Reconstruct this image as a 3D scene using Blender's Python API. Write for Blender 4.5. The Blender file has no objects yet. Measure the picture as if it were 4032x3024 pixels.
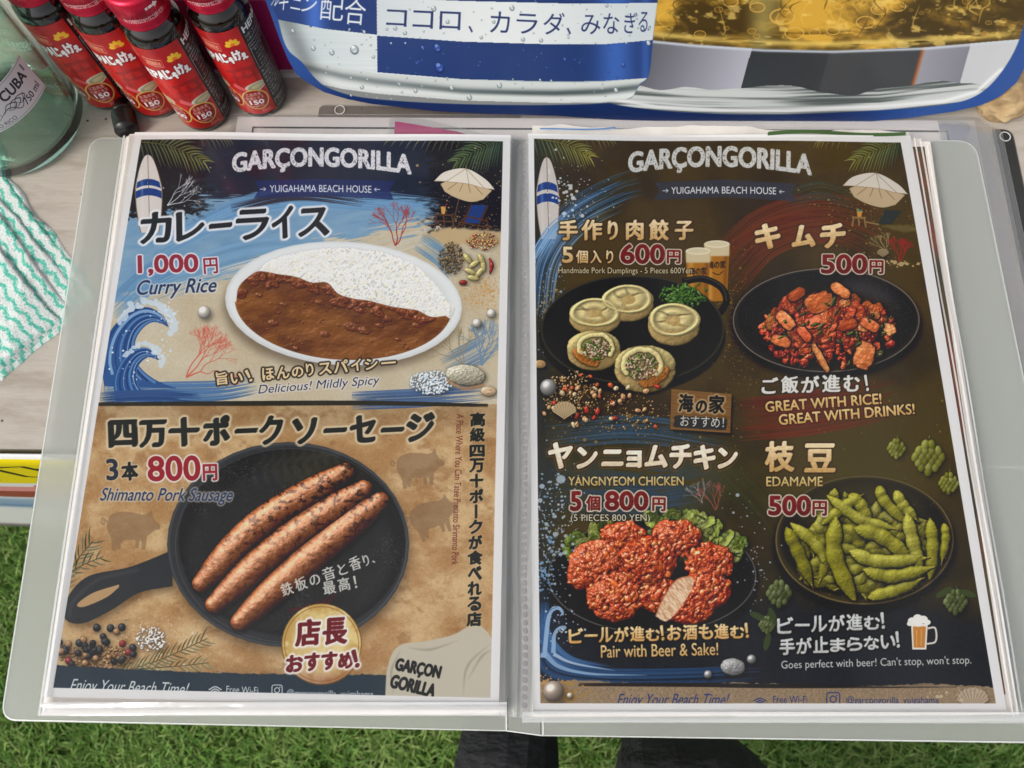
import bpy, bmesh, math
import numpy as np
from mathutils import Vector, Matrix, noise as mnoise

# ---------------------------------------------------------------- camera, sky, sun, exposure
SC = bpy.context.scene
COL = SC.collection
cam_data = bpy.data.cameras.new('camera'); cam = bpy.data.objects.new('camera', cam_data); COL.objects.link(cam)
cam.location = (.2235, .0300, .4039); cam.rotation_euler = (.2943, .0208, .0168)
cam_data.sensor_width = 36; cam_data.lens = 36*3300/4032; cam_data.clip_start = .01; cam_data.clip_end = 200
cam_data.dof.use_dof = True; cam_data.dof.focus_distance = .42; cam_data.dof.aperture_fstop = 15
SC.camera = cam
SUN_EL, SUN_AZ = math.radians(46), math.radians(-128)     # soft daylight from the left, over the reader's shoulder
world = bpy.data.worlds.new('World'); SC.world = world; world.use_nodes = True
wn = world.node_tree; wn.nodes.clear()
sky = wn.nodes.new('ShaderNodeTexSky'); sky.sky_type = 'NISHITA'; sky.sun_disc = False; sky.sun_elevation = SUN_EL; sky.sun_rotation = SUN_AZ; sky.air_density = 1; sky.dust_density = 3; sky.ozone_density = 1
hs = wn.nodes.new('ShaderNodeHueSaturation'); hs.inputs['Saturation'].default_value = .2
bg = wn.nodes.new('ShaderNodeBackground'); bg.inputs['Strength'].default_value = .14
wo = wn.nodes.new('ShaderNodeOutputWorld')
wn.links.new(sky.outputs[0], hs.inputs['Color']); wn.links.new(hs.outputs[0], bg.inputs[0]); wn.links.new(bg.outputs[0], wo.inputs[0])
sun_data = bpy.data.lights.new('sun', 'SUN'); sun_data.energy = 1.7; sun_data.angle = math.radians(24); sun_data.color = (1, .93, .85)
sun = bpy.data.objects.new('sun', sun_data); COL.objects.link(sun)
sd = Vector((math.sin(SUN_AZ)*math.cos(SUN_EL), math.cos(SUN_AZ)*math.cos(SUN_EL), math.sin(SUN_EL)))
sun.rotation_euler = sd.to_track_quat('Z', 'Y').to_euler(); sun.location = sd*3
SC.view_settings.view_transform = 'Standard'; SC.view_settings.look = 'None'; SC.view_settings.exposure = .16; SC.view_settings.gamma = 1
SC.view_settings.use_curve_mapping = False
SC.render.engine = 'CYCLES'; SC.cycles.use_denoising = True; SC.cycles.max_bounces = 14; SC.cycles.transparent_max_bounces = 24; SC.cycles.transmission_bounces = 10

# ---------------------------------------------------------------- print shop: numpy painting of the printed sheets
def homog(src, dst):
    A = []
    for (x, y), (u, v) in zip(src, dst):
        A.append([x, y, 1, 0, 0, 0, -u*x, -u*y, -u]); A.append([0, 0, 0, x, y, 1, -v*x, -v*y, -v])
    return np.linalg.svd(np.array(A, float))[2][-1].reshape(3, 3)
def happly(Hm, p):
    p = np.asarray(p, float).reshape(-1, 2)
    q = np.c_[p, np.ones(len(p))] @ Hm.T
    return q[:, :2] / q[:, 2:3]
NT = np.random.default_rng(11).random((256, 256)).astype(np.float32)
def vnoise(x, y):
    xi = np.floor(x).astype(int); yi = np.floor(y).astype(int)
    fx = (x-xi); fy = (y-yi); fx = fx*fx*(3-2*fx); fy = fy*fy*(3-2*fy)
    a = NT[yi & 255, xi & 255]; b = NT[yi & 255, (xi+1) & 255]; c = NT[(yi+1) & 255, xi & 255]; d = NT[(yi+1) & 255, (xi+1) & 255]
    return (a*(1-fx)+b*fx)*(1-fy)+(c*(1-fx)+d*fx)*fy
def fbm(x, y, o=4, g=.55):
    s = 0; a = 1; t = 0
    for i in range(o):
        s = s+a*vnoise(x*2**i+17.3*i, y*2**i+9.1*i); t += a; a *= g
    return s/t
def box1(a, r, ax):
    if r < 1: return a
    pad = [(0, 0)]*a.ndim; pad[ax] = (r+1, r)
    c = np.cumsum(np.pad(a, pad, mode='edge'), axis=ax, dtype=np.float64)
    n = a.shape[ax]
    return ((np.take(c, np.arange(2*r+1, 2*r+1+n), ax)-np.take(c, np.arange(n), ax))/(2*r+1)).astype(np.float32)
def blur(a, s):
    if s < .35: return a
    if s < 1.0:
        k = .5*s
        for ax in (0, 1): a = a*(1-2*k*.6)+.6*k*(np.roll(a, 1, ax)+np.roll(a, -1, ax))
        return a
    r = max(1, int(round(s*.9)))
    for _ in range(3):
        a = box1(box1(a, r, 0), r, 1)
    return a
def dilate(m, rx, ry, ang=0):
    R = int(math.ceil(max(rx, ry))); out = m.copy(); ca, sa = math.cos(ang), math.sin(ang)
    for dy in range(-R, R+1):
        for dx in range(-R, R+1):
            u = (dx*ca+dy*sa)/max(rx, .3); v = (-dx*sa+dy*ca)/max(ry, .3)
            q = u*u+v*v
            if q <= 1.15 and (dx or dy):
                w = 1 if q <= .85 else .6
                src = m[max(0, -dy):m.shape[0]-max(0, dy), max(0, -dx):m.shape[1]-max(0, dx)]
                dst = out[max(0, dy):m.shape[0]-max(0, -dy), max(0, dx):m.shape[1]-max(0, -dx)]
                np.maximum(dst, src*w, out=dst)
    return out
GLY = {}
def glyph_tris(s):
    if s not in GLY:
        cu = bpy.data.curves.new('lettering', 'FONT'); cu.body = s; cu.size = 1; cu.resolution_u = 4
        ob = bpy.data.objects.new('lettering', cu)
        me = ob.to_mesh(); me.calc_loop_triangles()
        v = np.zeros(len(me.vertices)*3, np.float32); me.vertices.foreach_get('co', v)
        t = np.zeros(len(me.loop_triangles)*3, np.int32); me.loop_triangles.foreach_get('vertices', t)
        v = v.reshape(-1, 3)[:, :2]; t = t.reshape(-1, 3)
        ob.to_mesh_clear(); bpy.data.objects.remove(ob); bpy.data.curves.remove(cu)
        GLY[s] = (v.astype(float), t)
    return GLY[s]
class Canvas:
    def __init__(s, W, H, quad, col=(255, 255, 255)):
        s.W, s.H = W, H
        s.Hm = homog(quad, [(0, 0), (W, 0), (W, H), (0, H)])
        s.img = np.empty((H, W, 3), np.float32); s.img[:] = np.array(col)/255.
        yy, xx = np.mgrid[0:H, 0:W]
        d = happly(np.linalg.inv(s.Hm), np.c_[xx.ravel()+.5, yy.ravel()+.5])
        s.DX = d[:, 0].reshape(H, W).astype(np.float32); s.DY = d[:, 1].reshape(H, W).astype(np.float32)
        a = happly(s.Hm, [quad[0], quad[1]]); s.k = W/np.hypot(*(np.subtract(quad[1], quad[0])))
    def crop(s, pts, m=3):
        p = happly(s.Hm, pts)
        x0 = int(max(0, p[:, 0].min()-m)); x1 = int(min(s.W, p[:, 0].max()+m+1)); y0 = int(max(0, p[:, 1].min()-m)); y1 = int(min(s.H, p[:, 1].max()+m+1))
        return (x0, y0, x1, y1) if x1 > x0 and y1 > y0 else None
    def raster(s, A, B, pad=3):                       # directed edges A->B in canvas px -> coverage crop
        P = np.vstack([A, B])
        x0 = int(max(0, math.floor(P[:, 0].min())-pad)); x1 = int(min(s.W, math.ceil(P[:, 0].max())+pad))
        y0 = int(max(0, math.floor(P[:, 1].min())-pad)); y1 = int(min(s.H, math.ceil(P[:, 1].max())+pad))
        if x1 <= x0 or y1 <= y0: return None
        w, h, S = x1-x0, y1-y0, 4
        ax, ay, bx, by = A[:, 0]-x0, (A[:, 1]-y0)*S, B[:, 0]-x0, (B[:, 1]-y0)*S
        sg = np.where(by > ay, 1., -1.); lo = np.minimum(ay, by); hi = np.maximum(ay, by)
        j0 = np.clip(np.ceil(lo-.5), 0, h*S).astype(int); j1 = np.clip(np.ceil(hi-.5), 0, h*S).astype(int)
        n = np.maximum(j1-j0, 0); idx = np.repeat(np.arange(len(n)), n)
        if len(idx) == 0: return None
        j = np.arange(len(idx))-np.repeat(np.cumsum(n)-n, n)+j0[idx]
        x = ax[idx]+(j+.5-ay[idx])*((bx-ax)/np.where(by == ay, 1, by-ay))[idx]
        x = np.clip(x, 0, w); ix = np.minimum(np.floor(x).astype(int), w); f = x-ix
        acc = np.zeros(h*S*(w+2)); 
        acc += np.bincount(j*(w+2)+ix, sg[idx]*(1-f), minlength=len(acc)); acc += np.bincount(j*(w+2)+ix+1, sg[idx]*f, minlength=len(acc))
        m = np.clip(np.abs(np.cumsum(acc.reshape(h*S, w+2), 1)[:, :w]), 0, 1)
        return m.reshape(h, S, w).mean(1).astype(np.float32), (x0, y0, x1, y1)
    def polys(s, L, pad=3):
        A, B = [], []
        for p in L:
            q = happly(s.Hm, p)
            ar = np.sum(q[:, 0]*np.roll(q[:, 1], -1)-q[:, 1]*np.roll(q[:, 0], -1))
            if ar < 0: q = q[::-1]
            A.append(q); B.append(np.roll(q, -1, 0))
        return s.raster(np.vstack(A), np.vstack(B), pad)
    def comp(s, mb, col, a=1.):
        if mb is None: return
        m, (x0, y0, x1, y1) = mb
        c = np.asarray(col, np.float32)/255.
        m = np.clip(m*a, 0, 1)[..., None]
        v = s.img[y0:y1, x0:x1]; v += (c-v)*m
    def poly(s, pts, col, a=1., b=0, rough=0):
        mb = s.polys([pts], 3+int(3*b*s.k+rough*s.k))
        if mb is None: return
        m, bb = mb
        if rough:
            x0, y0, x1, y1 = bb; X, Y = s.DX[y0:y1, x0:x1], s.DY[y0:y1, x0:x1]
            m = blur(m, rough*s.k); m = np.clip((m-.5+(fbm(X/9, Y/5, 4)-.5)*1.1)*4+.5, 0, 1)
        if b: m = blur(m, b*s.k)
        s.comp((m, bb), col, a)
    def multi(s, L, col, a=1., b=0):
        if not L: return
        mb = s.polys(L, 3+int(3*b*s.k))
        if mb is None: return
        m, bb = mb
        s.comp((blur(m, b*s.k) if b else m, bb), col, a)
    def ell(s, cx, cy, rx, ry, col, a=1., b=0, rot=0):
        s.poly(ellpts(cx, cy, rx, ry, rot), col, a, b)
    def ring(s, cx, cy, rx, ry, w, col, a=1., rot=0, b=0):
        s.multi([ribbon([p for p in ellpts(cx, cy, rx, ry, rot, 80)]+[ellpts(cx, cy, rx, ry, rot, 80)[0]], w)], col, a, b)
    def text(s, t, bl, br, h, col, hr=None, bold=0, nib=None, slant=0, out=(), grad=None, arch=0, worn=0, a=1., curve=None):
        v, tri = glyph_tris(t)
        mn, mx = v.min(0), v.max(0); uv = (v-mn)/(mx-mn)
        bl = np.array(bl, float); br = np.array(br, float); d = br-bl; L = np.hypot(*d); d = d/L; up = np.array([d[1], -d[0]])
        Hh = h+((hr if hr else h)-h)*uv[:, 0]
        P = bl+np.outer(uv[:, 0]*L+uv[:, 1]*Hh*slant, d)+np.outer(uv[:, 1]*Hh+arch*(1-(2*uv[:, 0]-1)**2), up)
        q = happly(s.Hm, P); T = q[tri]
        ar = (T[:, 1, 0]-T[:, 0, 0])*(T[:, 2, 1]-T[:, 0, 1])-(T[:, 1, 1]-T[:, 0, 1])*(T[:, 2, 0]-T[:, 0, 0])
        T[ar < 0] = T[ar < 0][:, ::-1]
        A = T.reshape(-1, 2); B = np.roll(T, -1, 1).reshape(-1, 2)
        R = max([bold]+[o[0]+2.5*o[3] for o in out]+[max(nib[:2]) if nib else 0])
        mb = s.raster(A, B, 4+int((R+2)*2*s.k))
        if mb is None: return
        m, bb = mb
        k = s.k
        if bold: m = dilate(m, bold*k, bold*k)
        if nib: m = dilate(m, nib[0]*k, nib[1]*k, nib[2])
        for (r, c, al, bl_) in out:
            o = dilate(m, r*k, r*k) if r > 0 else m
            s.comp((blur(o, bl_*k) if bl_ else o, bb), c, al)
        x0, y0, x1, y1 = bb; X, Y = s.DX[y0:y1, x0:x1], s.DY[y0:y1, x0:x1]
        if worn: m = m*np.clip((fbm(X/2.2, Y/2.2, 3)-.33)*6+(1-worn), 0, 1)
        if grad is not None:
            yl = np.interp(X, [bl[0], br[0]], [bl[1], br[1]]); tt = np.clip((yl-Y)/max(h, 1), 0, 1)[..., None]
            g = np.array(col)*tt+np.array(grad)*(1-tt)+((fbm(X/7, Y/4, 3)-.5)*40)[..., None]
            s.comp((m, bb), g, a)
        else: s.comp((m, bb), col, a)
    def brush(s, pts, w, col, n=60, a=.8, jit=18, seed=0, thin=1.6, ragged=.25):
        rg = np.random.default_rng(seed); P = spline(pts, 40); L = [[], [], []]
        nr = normals(P)
        for i in range(n):
            o = rg.uniform(-.5, .5); t0 = max(0, rg.normal(0, ragged)); t1 = min(1, 1-abs(rg.normal(0, ragged)))
            if t1-t0 < .08: continue
            i0, i1 = int(t0*39), int(t1*39)+1
            if i1-i0 < 3: continue
            ww = w if np.isscalar(w) else np.interp(np.linspace(0, 1, 40), np.linspace(0, 1, len(w)), w)
            Q = P+nr*(np.ones(40)*ww*o)[:, None]; Q = Q[i0:i1]
            th = thin*rg.uniform(.5, 1.8)*np.sin(np.linspace(.15, 2.95, len(Q)))
            L[i % 3].append(ribbon(Q, th))
        for k in range(3): s.multi(L[k], np.clip(np.array(col)+(k-1)*jit, 0, 255), a)
    def stroke(s, pts, w, col, a=1., b=0):
        P = spline(pts, 10*len(pts)); ww = np.interp(np.linspace(0, 1, len(P)), np.linspace(0, 1, np.size(w)), np.atleast_1d(w)) if np.size(w) > 1 else w
        s.multi([ribbon(P, ww)], col, a, b)
    def dots(s, xy, r, col, a=1., b=0):
        s.multi([ellpts(x, y, q, q*.9, 0, 8) for (x, y), q in zip(xy, np.broadcast_to(r, len(xy)))], col, a, b)
def ellpts(cx, cy, rx, ry, rot=0, n=40):
    t = np.linspace(0, 2*math.pi, n, endpoint=False); c, q = math.cos(rot), math.sin(rot)
    x, y = rx*np.cos(t), ry*np.sin(t)
    return np.c_[cx+x*c-y*q, cy+x*q+y*c]
def spline(p, n):
    p = np.asarray(p, float)
    if len(p) == 2: return p[0]+(p[1]-p[0])*np.linspace(0, 1, n)[:, None]
    q = np.vstack([2*p[0]-p[1], p, 2*p[-1]-p[-2]]); t = np.linspace(0, len(p)-1-1e-6, n); i = t.astype(int); f = (t-i)[:, None]
    a, b, c, d = q[i], q[i+1], q[i+2], q[i+3]
    return .5*(2*b+(c-a)*f+(2*a-5*b+4*c-d)*f*f+(3*b-3*c+d-a)*f**3)
def normals(P):
    t = np.gradient(P, axis=0); t /= np.maximum(np.hypot(t[:, 0], t[:, 1]), 1e-6)[:, None]
    return np.c_[-t[:, 1], t[:, 0]]
def ribbon(P, w):
    P = np.asarray(P, float); n = normals(P)*(np.ones(len(P))*w/2)[:, None]
    return np.vstack([P+n, (P-n)[::-1]])
class Relief:                                          # food for the printed photographs: a small height field, shaded once like a studio shot
    def __init__(s, cv, x0, y0, x1, y1):
        s.cv = cv; s.bb = cv.crop([(x0, y0), (x1, y0), (x1, y1), (x0, y1)], 0)
        a, b, c, d = s.bb; s.X = cv.DX[b:d, a:c]; s.Y = cv.DY[b:d, a:c]
        s.Z = np.full(s.X.shape, -1e3, np.float32); s.C = np.zeros(s.X.shape+(3,), np.float32); s.G = np.zeros(s.X.shape, np.float32)
    def win(s, x0, y0, x1, y1):
        b = s.cv.crop([(x0, y0), (x1, y0), (x1, y1), (x0, y1)], 1)
        if b is None: return None
        a0, b0, c0, d0 = s.bb; x0, y0, x1, y1 = max(b[0], a0)-a0, max(b[1], b0)-b0, min(b[2], c0)-a0, min(b[3], d0)-b0
        return (slice(y0, y1), slice(x0, x1)) if x1 > x0 and y1 > y0 else None
    def put(s, w, z, ok, col, gl):
        Z = s.Z[w]; m = ok & (z > Z)
        Z[m] = z[m]; c = np.asarray(col, np.float32)/255.
        s.C[w][m] = c if c.ndim == 1 else c[m]
        s.G[w][m] = gl
    def blob(s, cx, cy, rx, ry, rot, z0, h, col, gl=.3, nz=0, ns=6, cn=0):
        R = max(rx, ry)*1.15; w = s.win(cx-R, cy-R, cx+R, cy+R)
        if w is None: return
        X, Y = s.X[w], s.Y[w]; c, q = math.cos(rot), math.sin(rot)
        u = ((X-cx)*c+(Y-cy)*q)/rx; v = (-(X-cx)*q+(Y-cy)*c)/ry; d = u*u+v*v
        if nz: d = d*(1+nz*1.5*(fbm(X/ns+cx, Y/ns+cy, 3)-.5))
        z = z0+h*np.sqrt(np.clip(1-d, 0, 1))
        if nz: z = z+nz*h*(fbm(X/ns*1.7+cy, Y/ns*1.7, 4)-.5)*2
        C = np.array(col, np.float32)
        if cn: C = C+(cn*(fbm(X/ns*1.3+cx*3, Y/ns*1.3, 4)-.5)*2)[..., None]
        s.put(w, z, d < 1, C, gl)
    def tube(s, pts, r, z0, col, gl=.3, flat=1., nz=0, ns=4, cn=0, zr=None):
        P = spline(pts, max(12, 6*len(pts))); rr = np.interp(np.linspace(0, 1, len(P)), np.linspace(0, 1, np.size(r)), np.atleast_1d(r)) if np.size(r) > 1 else np.full(len(P), float(r))
        R = rr.max()+2; w = s.win(P[:, 0].min()-R, P[:, 1].min()-R, P[:, 0].max()+R, P[:, 1].max()+R)
        if w is None: return
        X, Y = s.X[w], s.Y[w]; best = np.full(X.shape, 1e3, np.float32); br = np.ones(X.shape, np.float32); bt = np.zeros(X.shape, np.float32)
        for i in range(len(P)-1):
            a, b = P[i], P[i+1]; d = b-a; t = np.clip(((X-a[0])*d[0]+(Y-a[1])*d[1])/max(d@d, 1e-6), 0, 1)
            q = np.hypot(X-a[0]-t*d[0], Y-a[1]-t*d[1])/np.maximum(rr[i]+(rr[i+1]-rr[i])*t, .2)
            m = q < best; best[m] = q[m]; br[m] = (rr[i]+(rr[i+1]-rr[i])*t)[m]; bt[m] = (i+t[m])/(len(P)-1)
        z = z0+flat*br*np.sqrt(np.clip(1-best**2, 0, 1))
        if zr is not None: z = z+zr[0]+(zr[1]-zr[0])*bt
        if nz: z = z+nz*(fbm(X/ns, Y/ns, 4)-.5)*2
        C = np.array(col, np.float32)
        if cn: C = C+(cn*(fbm(X/ns*.8+5, Y/ns*.8, 4)-.5)*2)[..., None]
        s.put(w, z, best < 1, C, gl)
    def sheet(s, cx, cy, rx, ry, rot, z0, tilt, col, gl=.4, nz=1.5, ns=5, cn=18):     # a cut leaf
        R = math.hypot(rx, ry); w = s.win(cx-R, cy-R, cx+R, cy+R)
        if w is None: return
        X, Y = s.X[w], s.Y[w]; c, q = math.cos(rot), math.sin(rot)
        u = ((X-cx)*c+(Y-cy)*q)/rx; v = (-(X-cx)*q+(Y-cy)*c)/ry
        e = .35*(fbm(X/7+cx, Y/7+cy, 2)-.5)
        rr = np.abs(u)**3.2+np.abs(v)**3.2+e*2.2; ok = rr < 1
        z = z0+tilt[0]*u+tilt[1]*v-2.2*u*u-1.2*v*v+nz*(fbm(X/ns+cx, Y/ns, 3)-.5)*2
        C = np.array(col, np.float32)+(cn*(fbm(u*1.6+cx, v*5+cy, 3)-.5)*2.4)[..., None]*np.array([.8, 1.1, .8])
        C = C*(1-.30*np.clip(rr, 0, 1))[..., None]
        s.put(w, z, ok, C, gl)
    def done(s, L=(-.45, -.55, .7), amb=.42, dif=.75, spec=1., sp=24, ao=.06, soft=.6, shadow=0, gain=1., a=1., ns=.62):
        m = (s.Z > -500).astype(np.float32); k = s.cv.k
        base = s.Z[m > 0].min() if m.any() else 0
        Z = np.where(m > 0, s.Z, base-2).astype(np.float32); Z = blur(Z, soft)
        gy, gx = np.gradient(Z*k); n = np.dstack([-gx*ns, -gy*ns, np.ones_like(Z)]); n /= np.linalg.norm(n, axis=2, keepdims=True)
        l = np.array(L); l = l/np.linalg.norm(l); d = np.clip(n@l, 0, 1); hv = l+np.array([0, 0, 1]); hv /= np.linalg.norm(hv)
        sp_ = np.clip(n@hv, 0, 1)**sp
        occ = np.clip(1+ao*(Z-blur(Z, 5*k)), .35, 1.12)
        col = s.C*((amb+dif*d)*occ*gain)[..., None]+(spec*.6*s.G*sp_)[..., None]*np.array([1, .97, .9])
        if shadow: s.cv.comp((blur(np.roll(np.roll(m, int(3*k), 0), int(3*k), 1), 4*k), s.bb), (10, 8, 6), shadow)
        s.cv.comp((np.clip(blur(m, .5), 0, 1), s.bb), np.clip(col, 0, 1)*255, a)

def rgb_field(cv, f):                                   # f(X, Y) -> colour over the whole sheet
    cv.img[:] = f(cv.DX, cv.DY)/255.
def lerp(a, b, t): return np.asarray(a, float)*(1-t[..., None])+np.asarray(b, float)*t[..., None]
def sstep(a, b, x):
    t = np.clip((x-a)/(b-a), 0, 1); return t*t*(3-2*t)
def blend_field(cv, mask, col): cv.img[:] = cv.img*(1-mask[..., None])+np.asarray(col, np.float32)/255.*mask[..., None]
def palm(cv, rach, n, ln, c0, c1, side=(1, -1), seed=0, droop=.5):
    rg = np.random.default_rng(seed); P = spline(rach, 60); N = normals(P); T = np.gradient(P, axis=0); T /= np.hypot(T[:, 0], T[:, 1])[:, None]
    for sd in side:
        for i in range(n):
            t = (i+.5)/n; k = int(t*59); l = ln*(.55+.6*math.sin(math.pi*min(1, t*.85+.15)))*rg.uniform(.85, 1.1)
            d = N[k]*sd*(1-.45*t)+T[k]*(.45+.6*t); d /= np.hypot(*d)
            e = P[k]+d*l+np.array([0, droop*l*.35]); m = P[k]+d*l*.5
            col = np.array(c0)*(1-t)+np.array(c1)*t+rg.normal(0, 9)
            cv.multi([ribbon(spline([P[k], m, e], 8), np.array([1, 2.6, 3.2, 3., 2.6, 2., 1.2, .2])*ln/40)], col, .93)
            cv.multi([ribbon(spline([P[k], m, e], 8), .5)], col+28, .5)
    cv.multi([ribbon(P, np.linspace(2, .8, 60))], np.array(c1)*.8, 1)
def coral(cv, base, tip, spread, col, seed=0, w=3., depth=6, a=1.):
    rg = np.random.default_rng(seed); L = []
    def grow(p, ang, ln, w, d):
        q = p+ln*np.array([math.cos(ang), math.sin(ang)]); m = (p+q)/2+rg.normal(0, ln*.07, 2)
        L.append(ribbon(spline([p, m, q], 6), np.linspace(w, w*.72, 6)*.72))
        if d == 0: return
        for k in range(3 if rg.random() < .35 else 2):
            grow(q, ang+rg.uniform(-spread, spread)*1.15, ln*rg.uniform(.66, .86), w*.7, d-1)
    b = np.array(base, float); v = np.array(tip, float)-b; ang = math.atan2(v[1], v[0]); ln = np.hypot(*v)/1.35
    for k in (-.55, 0, .55): grow(b, ang+k*spread*1.4, ln, w, depth-1)
    cv.multi(L, col, a)
def splat(cv, c, sx, sy, n, r, col, seed=0, a=.9, rot=0):
    rg = np.random.default_rng(seed); p = rg.normal(0, 1, (n, 2))*[sx, sy]; k, q = math.cos(rot), math.sin(rot)
    cv.dots(np.c_[c[0]+p[:, 0]*k-p[:, 1]*q, c[1]+p[:, 0]*q+p[:, 1]*k], r*rg.lognormal(-.3, .55, n), col, a)
def pearl(cv, x, y, r, col=(205, 195, 180)):
    cv.ell(x+r*.35, y+r*.5, r*1.05, r, (20, 14, 8), .45, r*.3)
    R = Relief(cv, x-r*1.1, y-r*1.1, x+r*1.1, y+r*1.1); R.blob(x, y, r, r, 0, 0, r, col, .9); R.done(amb=.5, dif=.6, sp=18, ao=0)
def surfboard(cv, top, bot, hw, y1, y2, tan=(218, 208, 196)):
    t = np.linspace(0, 1, 40); yy = top[1]+(bot[1]-top[1])*t; cx = top[0]+(bot[0]-top[0])*t; w = hw*np.minimum(1, np.sqrt(np.clip(t/.42, 0, 1))*1.0-.08*(t > 2))*(1-.35*np.clip((t-.5)/.5, 0, 1)**2)
    P = np.r_[np.c_[cx+w, yy], np.c_[cx-w, yy][::-1]]
    cv.poly(P, (120, 95, 75)); w2 = w*.93; P2 = np.r_[np.c_[cx+w2, yy], np.c_[cx-w2, yy][::-1]]
    cv.poly(P2, tan)
    for (a, b) in (y1, y2):
        u = np.linspace(-1, 1, 20); f = lambda y: np.interp(y, yy, w2)
        A = np.c_[np.interp(a, yy, cx)+u*f(a), a+7*u*u]; B = np.c_[np.interp(b, yy, cx)+u*f(b), b+7*u*u]
        cv.poly(np.r_[A, B[::-1]], (36, 66, 128))
    cv.stroke([top, bot], 1.2, (90, 62, 45), .9); cv.stroke([(top[0]-hw*.45, top[1]+34), (bot[0]-hw*.5, bot[1]-20)], 3, (240, 234, 224), .35, 1.5)
def umbrella(cv, l, t, r, foot, under, dark=1.):
    l, t, r, foot = map(np.array, (l, t, r, foot)); d = lambda *c: np.array(c)*dark
    cv.stroke([t, foot], 3.2, d(70, 50, 36)); cv.stroke([t+[-.6, 0], foot+[-.6, 0]], 1, d(150, 115, 80), .7)
    und = [l, (l*.62+r*.38)+[-8, under], (l*.28+r*.72)+[-2, under-1], r]
    mid = (l+r)/2+[0, -6]
    cv.poly(spline([l+[14, 6], (l+mid)/2+[4, -4], mid+[0, -2], (r+mid)/2+[-4, -2], r+[-6, 2]], 30).tolist()+[(r*.78+l*.22+np.array([4, under*.85])).tolist()]+spline([r*.78+l*.22+[4, under*.85], r*.6+l*.4+[0, under+4], r*.35+l*.65+[0, under-1], r*.16+l*.84+[2, under*.66]], 24).tolist(), d(205, 178, 138))
    for k in (.22, .42, .6, .8):
        cv.stroke([t+[0, 16], l*(1-k)+r*k+[0, under*.5]], 1.3, d(120, 88, 58), .8)
    top = spline([l, (l*.7+t*.3)+[3, -12], t, (r*.7+t*.3)+[-2, -9], r], 40); bot = spline([r, (r*.72+t*.28)+[-10, 9], mid+[8, 3], (l*.7+t*.3)+[4, 9], l], 40)
    cv.poly(np.r_[top, bot], d(228, 216, 196)); 
    for k in (.25, .5, .78): cv.stroke([t, bot[int((1-k)*39)]], 1.3, d(150, 128, 104), .8)
    cv.stroke(bot[::3], 1.4, d(160, 132, 100), .7); cv.stroke([t, t+[1, -5]], 2, d(120, 100, 80))
def rosemary(cv, pts, n, ln, col, seed=0):
    rg = np.random.default_rng(seed); P = spline(pts, 40); N = normals(P); T = np.gradient(P, axis=0); T /= np.hypot(T[:, 0], T[:, 1])[:, None]
    for i in range(n):
        k = int(i/n*39); sd = 1 if i % 2 else -1; d = N[k]*sd*.7+T[k]*.9; e = P[k]+d*ln*rg.uniform(.7, 1.15)
        c = np.array(col)+rg.normal(0, 16)+(18 if sd > 0 else -8)
        cv.multi([ribbon(spline([P[k], (P[k]+e)/2+N[k]*sd*2, e], 7), [1.4, 2.6, 3, 2.8, 2.3, 1.5, .3])], c, .95)
    cv.stroke(pts, 1.6, np.array(col)*.7)
def pig(cv, x, y, s, rot=0, a=.6, flip=1):
    c, q = math.cos(rot), math.sin(rot)
    f = lambda P: [(x+s*flip*(u*c-v*q), y+s*(u*q+v*c)) for u, v in P]
    body = spline([(-.82, -.05), (-.7, -.42), (-.3, -.56), (.15, -.52), (.42, -.46), (.62, -.5), (.74, -.62), (.78, -.42), (.9, -.22), (1.05, -.1), (1.02, .06), (.88, .08), (.72, .2), (.5, .32), (.1, .42), (-.35, .4), (-.7, .28), (-.82, -.05)], 60)
    legs = [[(-.72, .1), (-.4, .3), (-.46, .52), (-.5, .8), (-.64, .8), (-.64, .5)], [(-.5, .3), (-.2, .34), (-.32, .55), (-.34, .74), (-.46, .74), (-.48, .5)], [(.3, .3), (.62, .2), (.56, .5), (.54, .76), (.4, .76), (.4, .5)], [(.14, .3), (.4, .3), (.32, .5), (.3, .7), (.18, .7), (.18, .5)]]
    cv.multi([f(body)]+[f(l) for l in legs]+[ribbon(f(spline([(-.8, -.2), (-.95, -.34), (-1., -.18), (-.9, -.12), (-.92, -.3)], 16)), s*.05)], (134, 104, 74), a, .4)
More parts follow.
